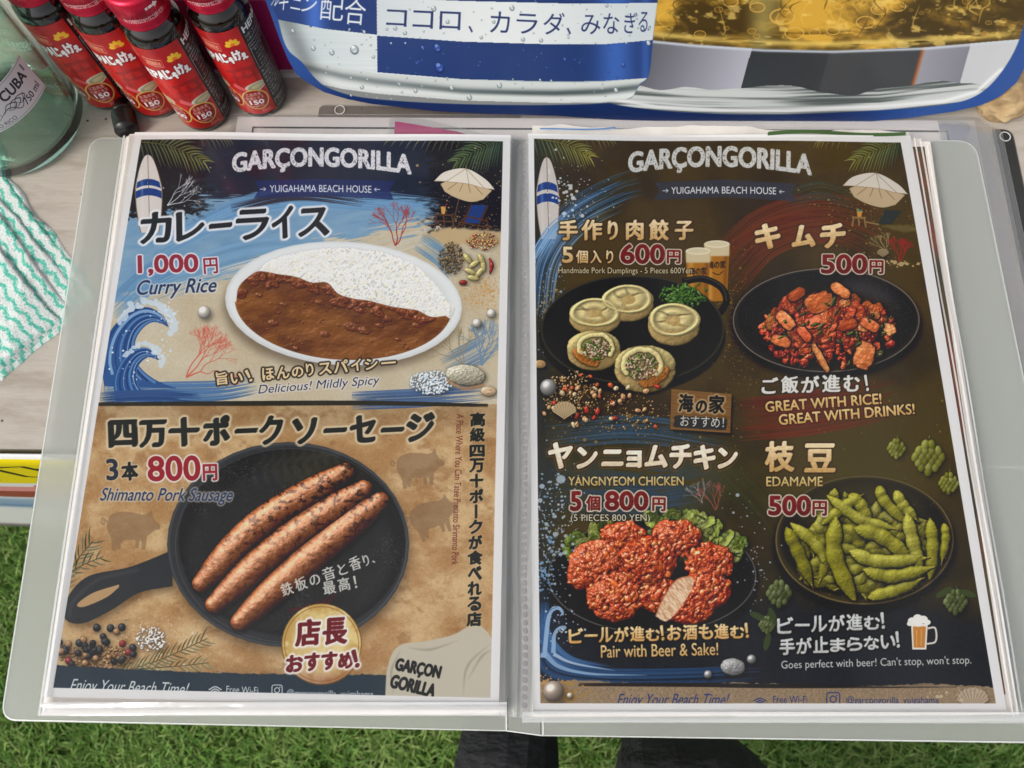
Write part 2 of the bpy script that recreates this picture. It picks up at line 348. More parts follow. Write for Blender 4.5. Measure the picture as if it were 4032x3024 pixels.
def wave_curl(cv, x, y, s, seed=0, flip=1, dk=1.):
    f = lambda P: [(x+s*flip*u, y+s*v) for u, v in P]; d = lambda *c: np.array(c)*dk
    body = spline([(-.9, 1.), (-.98, .35), (-.75, -.3), (-.3, -.75), (.15, -.85), (.5, -.62), (.62, -.38)], 50); inner = spline([(.62, -.38), (.3, -.52), (0., -.35), (-.18, 0.), (-.1, .5), (.3, .85), (.8, 1.05)], 50)
    cv.poly(f(np.r_[body, inner]), d(48, 86, 138), .97)
    for i in range(9):
        k = (i+.5)/9; M = body*(1-k)+np.array([np.interp(np.linspace(0, 1, 50), np.linspace(0, 1, 50), inner[::-1][:, j]) for j in (0, 1)]).T*k
        cv.stroke(f(M[4:46:4]), s*.045*(1+.6*math.sin(i*2.1)), [d(96, 140, 184), d(38, 66, 116), d(150, 184, 210), d(30, 52, 98)][(i+seed) % 4], .8)
    foam = spline([(-.55, -.55), (-.2, -.86), (.2, -.98), (.55, -.78), (.74, -.5), (.68, -.26)], 30)
    rg = np.random.default_rng(seed); N = len(foam)
    cv.multi([ellpts(*f([foam[i]+rg.normal(0, .035, 2)])[0], s*rg.uniform(.05, .11), s*rg.uniform(.05, .1), 0, 12) for i in range(N)], d(206, 216, 220), .85)
    splat(cv, f([(.55, -.7)])[0], s*.22, s*.2, 40, s*.02+.6, d(215, 225, 230), seed); splat(cv, f([(-.3, .1)])[0], s*.25, s*.45, 16, s*.022, d(235, 240, 240), seed+3)
def header(cv, L, tr, br, garcon, sub, arrows, ban, bancol, worncol):
    cv.poly(ban, bancol, .85, 0)
    (x0, x1, yb, h, ar) = garcon
    cv.text('GARÇONGORILLA', (x0, yb[0]), (x1, yb[1]), h, worncol, bold=2.6, arch=ar, worn=.24)
    cv.text('YUIGAHAMA BEACH HOUSE', sub[0], sub[1], sub[2], (232, 228, 224), arch=1.5, bold=.15)
    for (a, b, s) in arrows:
        m = np.array(b); a = np.array(a); cv.stroke([a, m], 1.4, (225, 222, 220)); t = (m-a)/np.hypot(*(m-a)); n = np.array([-t[1], t[0]])
        cv.stroke([m-t*4.5+n*3.8, m], 1.3, (225, 222, 220)); cv.stroke([m-t*4.5-n*3.8, m], 1.3, (225, 222, 220))
def wifi(cv, x, y, s, col):
    for k in (1., .66, .34): cv.stroke([(x-s*k, y-s*k*.55), (x, y-s*k*1.02), (x+s*k, y-s*k*.55)], s*.17, col)
    cv.ell(x, y-1, s*.13, s*.13, col)
def camera_icon(cv, x, y, s, col):
    p = [(x+s*math.copysign(abs(math.cos(t))**.35, math.cos(t)), y+s*math.copysign(abs(math.sin(t))**.35, math.sin(t))) for t in np.linspace(0, 2*math.pi, 60)]
    cv.multi([ribbon(p+[p[0]], s*.17)], col); cv.ring(x, y, s*.48, s*.48, s*.17, col); cv.ell(x+s*.56, y-s*.56, s*.12, s*.12, col)
def spice(cv, box, n, cols, r, seed, el=2.2, sh=.8):
    rg = np.random.default_rng(seed); R = Relief(cv, *box); cx, cy = (box[0]+box[2])/2, (box[1]+box[3])/2
    for i in range(n):
        a = rg.uniform(0, 6.28); q = rg.random()**.6*.88
        R.blob(cx+(box[2]-box[0])/2*q*math.cos(a), cy+(box[3]-box[1])/2*q*math.sin(a), r*rg.uniform(.7, 1.3)*el, r*rg.uniform(.7, 1.2), rg.uniform(0, 3.14), rg.uniform(0, 5), r, np.array(cols[rg.integers(len(cols))])+rg.normal(0, 12), .15)
    R.done(amb=.45, dif=.75, ao=.1, shadow=sh*.5)
def clam(cv, x, y, rx, ry, rot, col):
    R = Relief(cv, x-rx*1.2, y-ry*1.4, x+rx*1.2, y+ry*1.4)
    R.blob(x, y, rx, ry, rot, 0, ry*.8, col, .35, .12, 8, 12); R.done(shadow=.5)
    for k in (.85, .68, .5, .33): cv.ring(x+rx*.12*(1-k), y+ry*.16*(1-k), rx*k, ry*k*.92, 1.2, np.array(col)*(.6+.3*k), .6, rot)
def scallop(cv, x, y, r, col, up=-1):
    P = [(x, y-up*r*.75)]+[(x+r*1.02*math.cos(t)*(1+.03*math.cos(t*18)), y+up*r*.78*math.sin(t)*(1+.04*math.cos(t*18))) for t in np.linspace(-.15, math.pi+.15, 60)]
    cv.ell(x+3, y+4, r, r*.8, (10, 6, 3), .4, 4); cv.poly(P, col)
    for t in np.linspace(.1, math.pi-.1, 10): cv.stroke([(x, y-up*r*.66), (x+r*.95*math.cos(t), y+up*r*.74*math.sin(t))], [.6, 2.4], np.array(col)*.66, .7, .3)
    for k in (.5, .75): cv.stroke([(x+r*k*math.cos(t), y+up*r*.72*k*math.sin(t)) for t in np.linspace(.2, 2.94, 9)], 1.2, np.array(col)*.8, .5)

LP = [(291, 285.8), (1103, 292), (1077.6, 1528.3), (92, 1505.2)]; LQ = [(305.3, 302.1), (1086.3, 305.3), (1059.2, 1507.5), (113.9, 1485.9)]
RP = [(1140.7, 290.7), (1968.4, 290.8), (2176.5, 1538), (1151.5, 1540.4)]; RQ = [(1153.6, 301.4), (1947.2, 305.7), (2152.8, 1519.3), (1167.5, 1519)]
PW, PH = 1120, 1584
PAPER = (228, 222, 214)
def margins(cv, quad):
    m, bb = cv.polys([quad]); full = np.zeros((cv.H, cv.W), np.float32); full[bb[1]:bb[3], bb[0]:bb[2]] = m
    p = np.array(PAPER)/255.; cv.img[:] = p+(cv.img-p)*full[..., None]

def paint_left():
    cv = Canvas(PW, PH, LP)
    rg = np.random.default_rng(5)
    def bg(X, Y):
        sand = lerp((212, 199, 172), (192, 172, 138), fbm(X/60, Y/60, 5)); sand = sand+((fbm(X/2.3, Y/2.3, 2)-.5)*16)[..., None]
        par = lerp((176, 132, 84), (208, 174, 126), sstep(.3, .72, fbm(X/70+3, Y/55, 6, .62))); par = lerp(par, (150, 106, 64), sstep(.56, .75, fbm(X/38+9, Y/30, 5, .6))*.5)
        edge = sstep(900, 960, Y)*sstep(1480, 1420, Y); par = par*(.88+.12*edge)[..., None]+((fbm(X/2.5, Y/2.5, 2)-.5)*22)[..., None]
        c = np.where((Y > 876)[..., None], par, sand)
        hd = lerp((46, 50, 62), (62, 44, 54), sstep(.42, .7, fbm(X/70+9, Y/60, 4))*sstep(900, 500, X))
        yb = 430+(fbm(X/60, Y/3.5, 3)-.5)*46+30*sstep(430, 300, X)
        c = lerp(c, (112, 152, 182), sstep(3, -3, Y-(632-(X-230)*.17+(fbm(X/50+7, Y/4+X/20, 3)-.5)*90))*.95*sstep(1010, 960, X+(fbm(X/30, Y/5, 3)-.5)*80)) if False else c
        return c, hd, yb
    c, hd, yb = bg(cv.DX, cv.DY); X, Y = cv.DX, cv.DY
    e = (fbm(X/55+7, (Y+X*.17)/4.5, 3)-.5)*110
    blue = sstep(6, -6, Y-(660-(X-215)*.26+e*.8))*sstep(1000, 950, X+(fbm(X/40, Y/5, 3)-.5)*120)*sstep(520, 575, Y+900-X*.0-600+ (X < 2000)*300)
    bcol = lerp((104, 146, 178), (138, 168, 186), fbm(X/35, (Y+X*.17)/9, 4))
    c = c*(1-(blue*.95)[..., None])+bcol*(blue*.95)[..., None]
    h = sstep(4, -4, Y-yb); c = c*(1-h[..., None])+hd*h[..., None]
    dk = sstep(4, -4, Y-(525-(1090-X)*.15+(fbm(X/9, Y/9, 3)-.5)*60))*sstep(905, 945, X+(fbm(X/12, Y/6, 3)-.5)*70); dk = np.maximum(dk, sstep(4, -4, Y-(470+(fbm(X/9, Y/9, 3)-.5)*60))*sstep(455, 415, X+(fbm(X/20, Y/5, 3)-.5)*90))
    c = c*(1-dk[..., None])+np.array([40, 38, 42])*dk[..., None]
    cv.img[:] = c/255.
    cv.brush([(330, 545), (560, 440), (760, 432), (980, 452)], 46, (108, 150, 182), 90, .75, 14, 1)
    cv.brush([(300, 640), (520, 560), (700, 540)], 70, (120, 158, 184), 60, .7, 14, 2); cv.brush([(240, 680), (330, 600), (420, 560)], 60, (98, 140, 172), 60, .7, 14, 3)
    cv.brush([(470, 596), (600, 560), (690, 552)], 26, (214, 204, 182), 26, .75, 8, 4); cv.brush([(760, 560), (900, 520), (960, 510)], 40, (205, 200, 184), 20, .6, 8, 5)
    cv.brush([(500, 452), (640, 424), (800, 440)], 20, (54, 50, 62), 40, .85, 8, 6)
    palm(cv, [(300, 306), (370, 318), (444, 352)], 17, 44, (70, 84, 60), (128, 126, 62), seed=1); palm(cv, [(430, 300), (470, 300), (500, 304)], 8, 20, (96, 96, 60), (140, 130, 70), (1,), 2, .9)
    palm(cv, [(1092, 300), (1050, 316), (985, 350)], 18, 46, (52, 72, 58), (96, 112, 66), seed=3); palm(cv, [(1000, 300), (930, 300), (830, 304)], 12, 22, (80, 86, 56), (136, 128, 78), (-1,), 4, .9)
    surfboard(cv, (319.7, 334.5), (324, 505), 30, (388, 402), (408, 424))
    coral(cv, (362, 446), (390, 426), .55, (206, 204, 200), 3, 2.6, 5)
    splat(cv, (1015, 420), 46, 50, 220, 1.1, (176, 146, 98), 8); splat(cv, (1030, 480), 46, 30, 120, 1.3, (150, 120, 80), 9); splat(cv, (420, 430), 60, 30, 60, 1., (200, 200, 200), 10)
    header(cv, 0, 0, 0, (504, 887, (383.5, 386), 49, 16), ((583, 417), (802.5, 417.5), 15.5), [((562, 410.5), (574.5, 410), 1), ((821, 410), (808.6, 410), 1)],
           [(551, 392), (700, 387), (852, 392), (842, 410), (850, 432), (700, 424), (549, 430), (560, 411)], (46, 54, 98), (224, 218, 214))
    # parasol, chair and table on the sand
    cv.poly([(905, 512), (960, 492), (1085, 500), (1085, 530), (960, 530)], (196, 168, 124), 1, 2, 3)
    umbrella(cv, (937.6, 392), (1007, 365), (1068.5, 410), (976, 496), 30)
    cv.poly([(1018, 443), (1051, 444), (1034, 484), (1000, 482)], (44, 66, 118)); 
    for p in ([(1018, 442), (998, 490)], [(1054, 444), (1030, 496)], [(990, 480), (1062, 494)], [(1000, 466), (1052, 478)], [(1004, 470), (986, 494)], [(1050, 470), (1056, 496)]): cv.stroke(p, 3, (92, 58, 40))
    for p in ([(939, 464), (979, 466)], [(943, 466), (938, 494)], [(976, 466), (981, 494)], [(958, 466), (960, 490)], [(941, 478), (978, 480)]): cv.stroke(p, 3.4, (96, 66, 46))
    cv.poly([(952, 447), (963, 447), (961, 463), (954, 463)], (214, 160, 80)); cv.stroke([(960, 450), (966, 440)], 1.2, (190, 60, 60))
    coral(cv, (853.7, 532), (858, 496), .5, (164, 72, 70), 5, 4.2, 6)
    # spices on the right edge
    cv.brush([(905, 520), (960, 560), (990, 600)], 44, (100, 140, 168), 60, .6, 12, 17)
    splat(cv, (1038, 628), 26, 22, 900, .9, (196, 136, 66), 20, .7); splat(cv, (1040, 640), 32, 26, 700, .8, (206, 160, 96), 21, .6)
    spice(cv, (944, 520, 1004, 600), 260, [(112, 92, 66), (140, 116, 80), (84, 68, 50)], 1.5, 3); spice(cv, (1004, 500, 1078, 545), 220, [(206, 160, 96), (222, 180, 120), (130, 50, 46), (190, 120, 80)], 1.7, 4, 1.2)
    R = Relief(cv, 985, 530, 1085, 620)
    for x, y, a in ((1010, 560, .9), (1024, 572, -.6), (1040, 562, 1.1), (1016, 588, .4), (1036, 590, -.9), (1022, 602, .2), (1044, 576, 1.5)): R.blob(x, y, 14, 6.5, a, 0, 7, (176, 160, 104), .3, .1, 4, 10)
    R.tube([(1058, 560), (1062, 575), (1059, 592)], [2, 5, 2], 2, (140, 34, 34), .8, 1, 1, 4, 14); R.blob(1000, 612, 9, 6, 0, 0, 4, (120, 40, 34), .4); R.done(shadow=.5)
    # waves and sea colours
    cv.brush([(225, 860), (340, 850), (470, 846), (560, 830)], 44, (70, 108, 148), 90, .8, 18, 30); cv.brush([(218, 850), (225, 760), (300, 700)], 40, (84, 128, 166), 50, .8, 18, 31)
    cv.brush([(760, 868), (900, 862), (1070, 850)], 40, (66, 92, 128), 90, .85, 16, 32); cv.brush([(960, 800), (1020, 770), (1072, 740)], 60, (92, 122, 150), 50, .6, 14, 33)
    wave_curl(cv, 308, 745, 92, 1); wave_curl(cv, 306, 806, 62, 4)
    cv.brush([(216, 862), (320, 856), (440, 862)], 22, (44, 74, 120), 60, .85, 14, 34)
    coral(cv, (402, 818), (434, 786), .5, (206, 104, 84), 9, 4.6, 7); coral(cv, (1040, 792), (1050, 756), .5, (112, 138, 158), 12, 5, 6); coral(cv, (1000, 795), (985, 760), .5, (150, 132, 92), 14, 3, 5)
    for x, y, r in ((441, 677, 14), (1030, 700, 10), (1061, 679, 10)): pearl(cv, x, y, r)
    spice(cv, (878, 800, 985, 858), 330, [(220, 224, 222), (200, 208, 210), (180, 190, 196)], 2.6, 6, 1.1)
    clam(cv, 1006, 813, 44, 23, .12, (182, 172, 146)); cv.stroke([(964, 822), (1000, 842), (1046, 834)], 6, (178, 130, 88), .85, 1); clam(cv, 1055, 848, 17, 11, .1, (206, 172, 134))
    # the plate of curry
    cx, cy, rx, ry, ro = 742, 657, 256, 134, .05
    cv.ell(cx-4, cy+16, rx, ry, (70, 52, 34), .55, 8, ro)
    cv.ell(cx, cy, rx, ry, (214, 212, 205), 1, .4, ro); cv.ell(cx+1, cy-2, rx-5, ry-5, (228, 226, 218), 1, 1.5, ro); cv.ell(cx+2, cy+1, rx-30, ry-18, (205, 201, 192), 1, 5, ro); cv.ell(cx+4, cy-4, rx-36, ry-26, (222, 219, 210), 1, 6, ro)
    cur = spline([(510, 655), (516, 622), (540, 598), (562, 588), (600, 594), (640, 600), (672, 612), (706, 612), (730, 636), (760, 646), (800, 652), (846, 664), (900, 672), (930, 686), (962, 684)], 80)
    low = [(cx+(rx-21)*math.cos(t)*math.cos(ro)-(ry-12)*math.sin(t)*math.sin(ro), cy+(rx-21)*math.cos(t)*math.sin(ro)+(ry-12)*math.sin(t)*math.cos(ro)) for t in np.linspace(.18, 3.08, 60)]
    # rice grains
    R = Relief(cv, 540, 520, 985, 700); r2 = np.random.default_rng(2)
    top = np.array([(556, 592), (575, 566), (610, 552), (650, 542), (700, 534), (760, 533), (820, 540), (870, 556), (910, 580), (945, 620), (972, 660), (966, 682), (930, 690), (900, 680)])
    R.blob(770, 640, 214, 100, .12, 0, 12, (236, 230, 216), .05)
    R.Z[(R.Y > np.interp(R.X, cur[:, 0], cur[:, 1])+8) | (R.Y < np.interp(R.X, top[:11, 0], top[:11, 1])+5)] = -1e3
    for i in range(3600):
        u = r2.random(); x = 552+u*418; yt = np.interp(x, top[:11, 0], top[:11, 1]); yb2 = np.interp(x, cur[:, 0], cur[:, 1])+10
        y = yt+5+(yb2-yt-4)*r2.random()
        q = math.hypot((x-770)/230, (y-650)/115)
        R.blob(x, y, r2.uniform(3.4, 5.4), r2.uniform(1.8, 2.6), r2.uniform(0, 3.14), 14*max(0, 1-q)+10*fbm(np.array([x/26]), np.array([y/20]), 3)[0]+r2.uniform(0, 2.5), 2.2, np.array((243, 238, 226))-np.array([0, 4, 14])*r2.random()*2*(r2.random() < .25), .08)
    R.done(amb=.84, dif=.18, ao=.015, spec=.3, ns=.5)
    # curry sauce
    mb = cv.polys([np.r_[cur, np.array(low)]]); m, bb = mb
    x0, y0, x1, y1 = bb; XX, YY = X[y0:y1, x0:x1], Y[y0:y1, x0:x1]
    R = Relief(cv, 495, 570, 985, 800); z = 6*fbm(R.X/40, R.Y/22, 4)+.4*fbm(R.X/6, R.Y/5, 3)
    mm = np.zeros(R.Z.shape, np.float32); a0, b0, c0, d0 = R.bb
    full = np.zeros((cv.H, cv.W), np.float32); full[y0:y1, x0:x1] = m; mm = full[b0:d0, a0:c0]
    R.Z[mm > .5] = z[mm > .5]; R.C[:] = lerp((140, 84, 42), (112, 62, 32), sstep(.35, .65, fbm(R.X/80, R.Y/50, 4)))/255.; R.G[:] = .3
    t = np.linspace(0, 1, 60)
    for i in range(64):
        k = int(4+i/64*70); p = cur[min(k, 79)]+[r2.normal(0, 4), abs(r2.normal(6, 12))]
        R.blob(p[0], p[1], r2.uniform(6, 15), r2.uniform(4, 9), r2.uniform(-.5, .8), 4+r2.uniform(0, 2), r2.uniform(2, 4.5), (118, 60, 34), .5, .5, 6, 16)
    for x, y, a in ((590, 700, 12), (612, 660, 8), (690, 655, 10), (760, 708, 18), (785, 716, 14), (820, 705, 9), (700, 724, 12), (560, 640, 9), (860, 735, 7), (835, 690, 12), (900, 705, 10), (640, 755, 8)): R.blob(x, y, a, a*.55, .2, 3.5, 3, (116, 62, 34), .55, .5, 5, 14)
    for i in range(46): R.blob(r2.uniform(530, 930), r2.uniform(640, 780), r2.uniform(1.5, 4), r2.uniform(1, 2.4), 0, 4, 1.6, (110, 58, 32), .5, .4, 4)
    R.Z[mm <= .3] = -1e3
    R.done(amb=.5, dif=.62, spec=1.1, sp=30, ao=.05)
    cv.stroke(low[2:-2:3], 1.6, (150, 96, 58), .35, .6)
    # wording of the upper half
    wh = (236, 232, 228)
    kw = dict(nib=(3.9, 1.9, -.7), out=[(5.5, wh, .96, .7)], slant=.06)
    for ch, x0, x1, yb, h in (('カ', 303, 372, 529, 64), ('レ', 381, 443, 524, 60), ('ー', 452, 502, 496, 7), ('ラ', 510, 582, 521, 62), ('イ', 588, 636, 518, 66), ('ス', 644, 712, 513, 58)): cv.text(ch, (x0+3, yb-1), (x1-3, yb-5), h, (42, 44, 48), **kw)
    pk = dict(out=[(3.3, (232, 224, 222), .96, .5)], bold=2.)
    cv.text('1,000', (300, 598), (428, 595), 43, (150, 48, 62), **pk); cv.text('円', (442, 594), (471, 592), 33, (150, 48, 62), out=[(3, (232, 224, 222), .96, .5)], bold=1.3)
    sc = dict(slant=.3, bold=.9, out=[(2.6, (224, 222, 216), .7, 1.2)])
    cv.text('Curry Rice', (291, 650), (462, 643), 41, (50, 62, 92), **sc)
    for i, (ch, x0, x1, h) in enumerate((('旨', 469, 492, 27), ('い', 500, 524, 21), ('！', 540, 545, 26), ('ほ', 568, 592, 26), ('ん', 599, 625, 25), ('の', 632, 655, 21), ('り', 664, 678, 26), ('ス', 690, 716, 24), ('パ', 722, 752, 27), ('イ', 760, 781, 25), ('シ', 789, 816, 23), ('ー', 824, 854, 3))):
        yb = 834-(x0-469)*.103-(9 if ch == 'ー' else 0); cv.text(ch, (x0, yb), (x1, yb-2.5), h, (228, 200, 152), nib=(1.5, .8, -.7), out=[(3.4, (48, 40, 34), .95, .6)])
    cv.text('Delicious! Mildly Spicy', (556, 859), (816, 838), 25, (50, 54, 84), slant=.3, bold=.6, out=[(2.4, (226, 218, 206), .75, 1)])
    cv.brush([(208, 876), (500, 874), (800, 873), (1075, 879)], 7, (44, 40, 32), 70, .9, 6, 40, 2.6, .1)
    # ---- lower half: sausages
    for a in ((280, 1142, 62, .0), (902, 1011, 56, -.1), (932, 1118, 58, -.35)): pig(cv, *a)
    rosemary(cv, [(116, 1300), (160, 1220), (200, 1170)], 22, 34, (74, 88, 66), 1); rosemary(cv, [(120, 1260), (170, 1226), (222, 1204)], 14, 26, (70, 84, 62), 2)
    splat(cv, (330, 1385), 60, 34, 500, 1., (224, 210, 190), 50, .8); spice(cv, (290, 1352, 362, 1412), 150, [(228, 218, 204), (210, 196, 180)], 2.5, 51, 1.1)
    pan = spline([(372, 1190), (280, 1226), (190, 1246), (146, 1290), (138, 1336), (176, 1348), (238, 1320), (300, 1282), (372, 1268)], 60)
    cv.poly(pan+[6, 10], (60, 42, 26), .5, 6)
    cv.ell(626, 1192, 262, 221, (60, 42, 26), .55, 9)
    cv.poly(pan, (54, 55, 56)); cv.poly(spline([(256, 1264), (200, 1282), (166, 1306), (180, 1312), (228, 1292), (256, 1270)], 40), (186, 148, 104)); cv.stroke([(300, 1232), (210, 1254), (158, 1300), (148, 1332)], 5, (80, 82, 82), .6, 2.5)
    cv.ell(622, 1178, 262, 221, (56, 57, 58), 1, .5); cv.ring(622, 1178, 258, 217, 3, (86, 88, 88), .8, 0, 1); cv.ell(630, 1172, 246, 203, (34, 34, 35), 1, 2); cv.ell(626, 1192, 226, 178, (46, 46, 46), 1, 8)
    e = ((X-628)/246)**2+((Y-1176)/205)**2
    tex = (e < 1)*np.clip((fbm(X/1.8, Y/1.8, 2)-.6)*5, 0, 1)*np.clip(fbm(X/60, Y/60, 3)*2.4-.9, 0, 1)
    blend_field(cv, (tex*.4).astype(np.float32), (150, 138, 120)); cv.ring(628, 1180, 250, 209, 1.2, (130, 128, 122), .35)
    glow = np.clip(1-((X-700)/150)**2-((Y-1010)/60)**2, 0, 1)*(e < 1); blend_field(cv, (glow*.22).astype(np.float32), (92, 84, 36))  # olive reflection over the pan, painted into the print
    for i in range(9):
        x = 560+i*22; cv.stroke([(x, 1060-i*6), (x-12, 1020-i*4), (x+10, 990-i*2), (x-4, 965)], [2, 8, 5, 1], (150, 146, 130), .13, 3)
    R = Relief(cv, 400, 1000, 860, 1370)
    for (a, m, b) in (((433, 1262), (560, 1134), (746, 1021)), ((461, 1308), (610, 1176), (786, 1058)), ((516, 1345), (664, 1212), (822, 1084))):
        R.tube([a, m, b], [19, 28, 31, 31.5, 31.5, 31, 29, 19], 4, (138, 78, 44), .65, 1, .9, 7, 28)
        d = np.subtract(b, m)/np.hypot(*np.subtract(b, m)); R.tube([np.add(b, d*6), np.add(b, d*20)+[0, 4]], [5, 2], 6, (150, 110, 60), .3)
    ch = np.clip((fbm(R.X/9+3, R.Y/7, 4)-.53)*7, 0, 1)[..., None]; ch = ch*sstep(1330, 1120, R.Y+R.X*.1)[..., None]*.9+ch*.3; R.C = R.C*(1-.7*ch)+np.array([.13, .055, .035])*.7*ch
    R.done(amb=.42, dif=.85, spec=1.2, sp=14, ao=.03, shadow=.7)
    r3 = np.random.default_rng(9)
    for (a, m, b) in (((433, 1262), (560, 1134), (746, 1021)), ((461, 1308), (610, 1176), (786, 1058)), ((516, 1345), (664, 1212), (822, 1084))):
        P = spline([a, m, b], 120); N = normals(P)
        for q in range(90):
            i = r3.integers(4, 116); o = r3.normal(-9, 5); p = P[i]+N[i]*o*(1 if N[i][1] > 0 else -1); cv.stroke([p, p+[r3.uniform(2, 7), -r3.uniform(2, 6)]], r3.uniform(.6, 1.6), (226, 186, 156), r3.uniform(.15, .55))
    # pepper, salt, rosemary at the foot
    spice(cv, (120, 1390, 300, 1452), 420, [(150, 112, 76), (176, 138, 96), (120, 86, 58)], 2.4, 60, 1.2, .4)
    R = Relief(cv, 110, 1340, 320, 1460); r4 = np.random.default_rng(4)
    for i in range(34):
        x, y = 215+r4.normal(0, 46), 1408+r4.normal(0, 20)
        R.blob(x, y, 7.5, 7.5, 0, r4.uniform(0, 3), 7, [(46, 44, 46), (54, 50, 50), (150, 112, 78), (128, 46, 50), (40, 40, 42)][r4.integers(5)], .3, .18, 3, 10)
    for x, y in ((208, 1357), (238, 1358), (262, 1356), (170, 1390), (140, 1402), (128, 1408), (226, 1386), (286, 1400)): R.blob(x, y, 8.5, 8.5, 0, 0, 8, (48, 50, 54), .3, .12, 3, 6)
    R.done(shadow=.6)
    rosemary(cv, [(262, 1452), (350, 1424), (448, 1380)], 36, 30, (92, 96, 66), 5); rosemary(cv, [(290, 1446), (380, 1440), (452, 1432)], 24, 22, (104, 106, 74), 6)
    # foot band
    cv.poly([(100, 1436), (240, 1444), (420, 1452), (560, 1456), (850, 1458), (1070, 1470), (1070, 1520), (90, 1520)], (44, 56, 66), 1, 0, 2)
    # shirt lettering patch at the corner
    cv.poly(spline([(832, 1512), (838, 1440), (862, 1396), (920, 1386), (980, 1372), (1030, 1350), (1070, 1400), (1075, 1512)], 60), (196, 184, 160), 1, .6)
    for p in ([(1000, 1505), (1010, 1440), (1060, 1390)], [(1010, 1470), (1040, 1420), (1064, 1404)], [(880, 1400), (930, 1404), (990, 1384)], [(850, 1500), (846, 1450), (866, 1404)]): cv.stroke(p, [.5, 5, .5], (140, 128, 108), .55, 1.2)
    cv.text('GARÇON', (852, 1453), (947, 1471), 31, (34, 34, 36), bold=1.6, slant=.05); cv.text('GORILLA', (842, 1484), (936, 1506), 27, (34, 34, 36), bold=1.6, slant=.05)
    # medal
    for i in range(6): cv.stroke([(640+i*18, 1320-i*8), (560+i*14+60, 1318+i*2)], [1, 8, 1], (110, 30, 34), .45, .6)
    cv.ell(695, 1393, 87, 87, (120, 82, 40), .9, 1); mb = cv.polys([ellpts(695, 1392, 85, 86)]); m, bb = mb; x0, y0, x1, y1 = bb; XX, YY = X[y0:y1, x0:x1], Y[y0:y1, x0:x1]
    g = lerp((196, 156, 84), (226, 198, 132), sstep(.35, .65, fbm(XX/26, YY/26, 4))); g = g*(1-(sstep(30, 84, YY-1392)*.4)[..., None])+np.array([120, 50, 64])*(sstep(30, 84, YY-1392)*.4)[..., None]; cv.comp((m, bb), g)
    cv.ring(695, 1392, 80, 80, 2.4, (140, 92, 44), .6); cv.ell(695, 1390, 62, 60, (228, 208, 156), .6, 10)
    for i, (ch, x0, x1) in enumerate((('店', 640, 690), ('長', 699, 748))): cv.text(ch, (x0, 1396-i*3), (x1, 1393-i*3), 54, (112, 28, 40), nib=(3, 1.6, -.7), out=[(4, (240, 232, 220), .95, .8)], slant=.08)
    for i, (ch, x0, x1, h) in enumerate((('お', 620, 654, 34), ('す', 660, 692, 36), ('す', 697, 728, 36), ('め', 733, 762, 32), ('！', 770, 776, 36))): cv.text(ch, (x0, 1452-i*2.5), (x1, 1450-i*2.5), h, (112, 28, 40), nib=(2.6, 1.5, -.7), out=[(3.6, (240, 232, 220), .95, .8)], slant=.06)
    # wording of the lower half
    dk = (40, 42, 38); kw = dict(nib=(4.4, 2.2, -.7), out=[(4.4, (222, 200, 162), .9, 1.2)])
    for ch, x0, x1, yb, h in (('四', 236, 296, 968, 54), ('万', 302, 360, 968, 54), ('十', 366, 430, 966, 58), ('ポ', 440, 496, 964, 60), ('ー', 508, 556, 937, 5), ('ク', 562, 612, 962, 58), ('ソ', 634, 686, 961, 52), ('ー', 700, 748, 936, 5), ('セ', 758, 812, 958, 54), ('ー', 824, 872, 935, 5), ('ジ', 880, 940, 956, 58)): cv.text(ch, (x0+2, yb-1), (x1-2, yb-3), h, dk, **kw)
    cv.text('3', (231, 1039), (254, 1038), 44, (44, 52, 62), bold=1.6, out=[(2.6, (216, 194, 158), .7, 1.2)]); cv.text('本', (264, 1040), (297, 1038), 38, (40, 42, 42), nib=(2.4, 1.2, -.7), out=[(2.6, (216, 194, 158), .7, 1.2)])
    cv.text('800', (320, 1041), (431, 1039), 52, (152, 40, 48), bold=1.9, out=[(3.2, (230, 220, 208), .95, .6)]); cv.text('円', (439, 1040), (468, 1039), 34, (152, 40, 48), bold=1.4, out=[(3, (230, 220, 208), .95, .6)])
    cv.text('Shimanto Pork Sausage', (212, 1092), (496, 1093), 36, (44, 58, 92), slant=.3, bold=.7, out=[(2.4, (214, 200, 176), .7, 1.2)])
    for i, ch in enumerate('高級四万十ポークが食べれる店'):
        y = 893+i*33.1; x = 1032-i*.6
        if ch == 'ー': cv.text('｜', (x-1.5, y+30), (x+1.5, y+30), 28, dk, nib=(1.8, 1, -.7)); continue
        w = 15 if ch not in 'ポクべがれる十' else 13.5; cv.text(ch, (x-w, y+30), (x+w, y+29.5), 28 if ch not in '四' else 24, dk, nib=(2.1, 1.1, -.7), out=[(1.6, (214, 188, 146), .5, 1)])
    cv.text('A Place Where You Can Tatee Preıianto Sirimanto Pork', (986.5, 897), (975.5, 1222), 15, (104, 36, 40), bold=.35)
    for i, (ch, x0, x1, h) in enumerate((('鉄', 612, 636, 28), ('板', 642, 666, 28), ('の', 673, 694, 22), ('音', 702, 727, 28), ('と', 735, 752, 24), ('香', 760, 783, 29), ('り', 789, 800, 24), ('、', 806, 811, 6))): yb = 1291-(x0-612)*.37; cv.text(ch, (x0, yb), (x1, yb-(x1-x0)*.33), h, (216, 210, 196), nib=(1, .5, -.7))
    for (ch, x0, x1, h) in (('最', 701, 727, 27), ('高', 734, 758, 28), ('！', 768, 772, 26)): yb = 1287-(x0-701)*.22; cv.text(ch, (x0, yb), (x1, yb-(x1-x0)*.2), h, (216, 210, 196), nib=(1.1, .6, -.7))
    cr = (206, 208, 200)
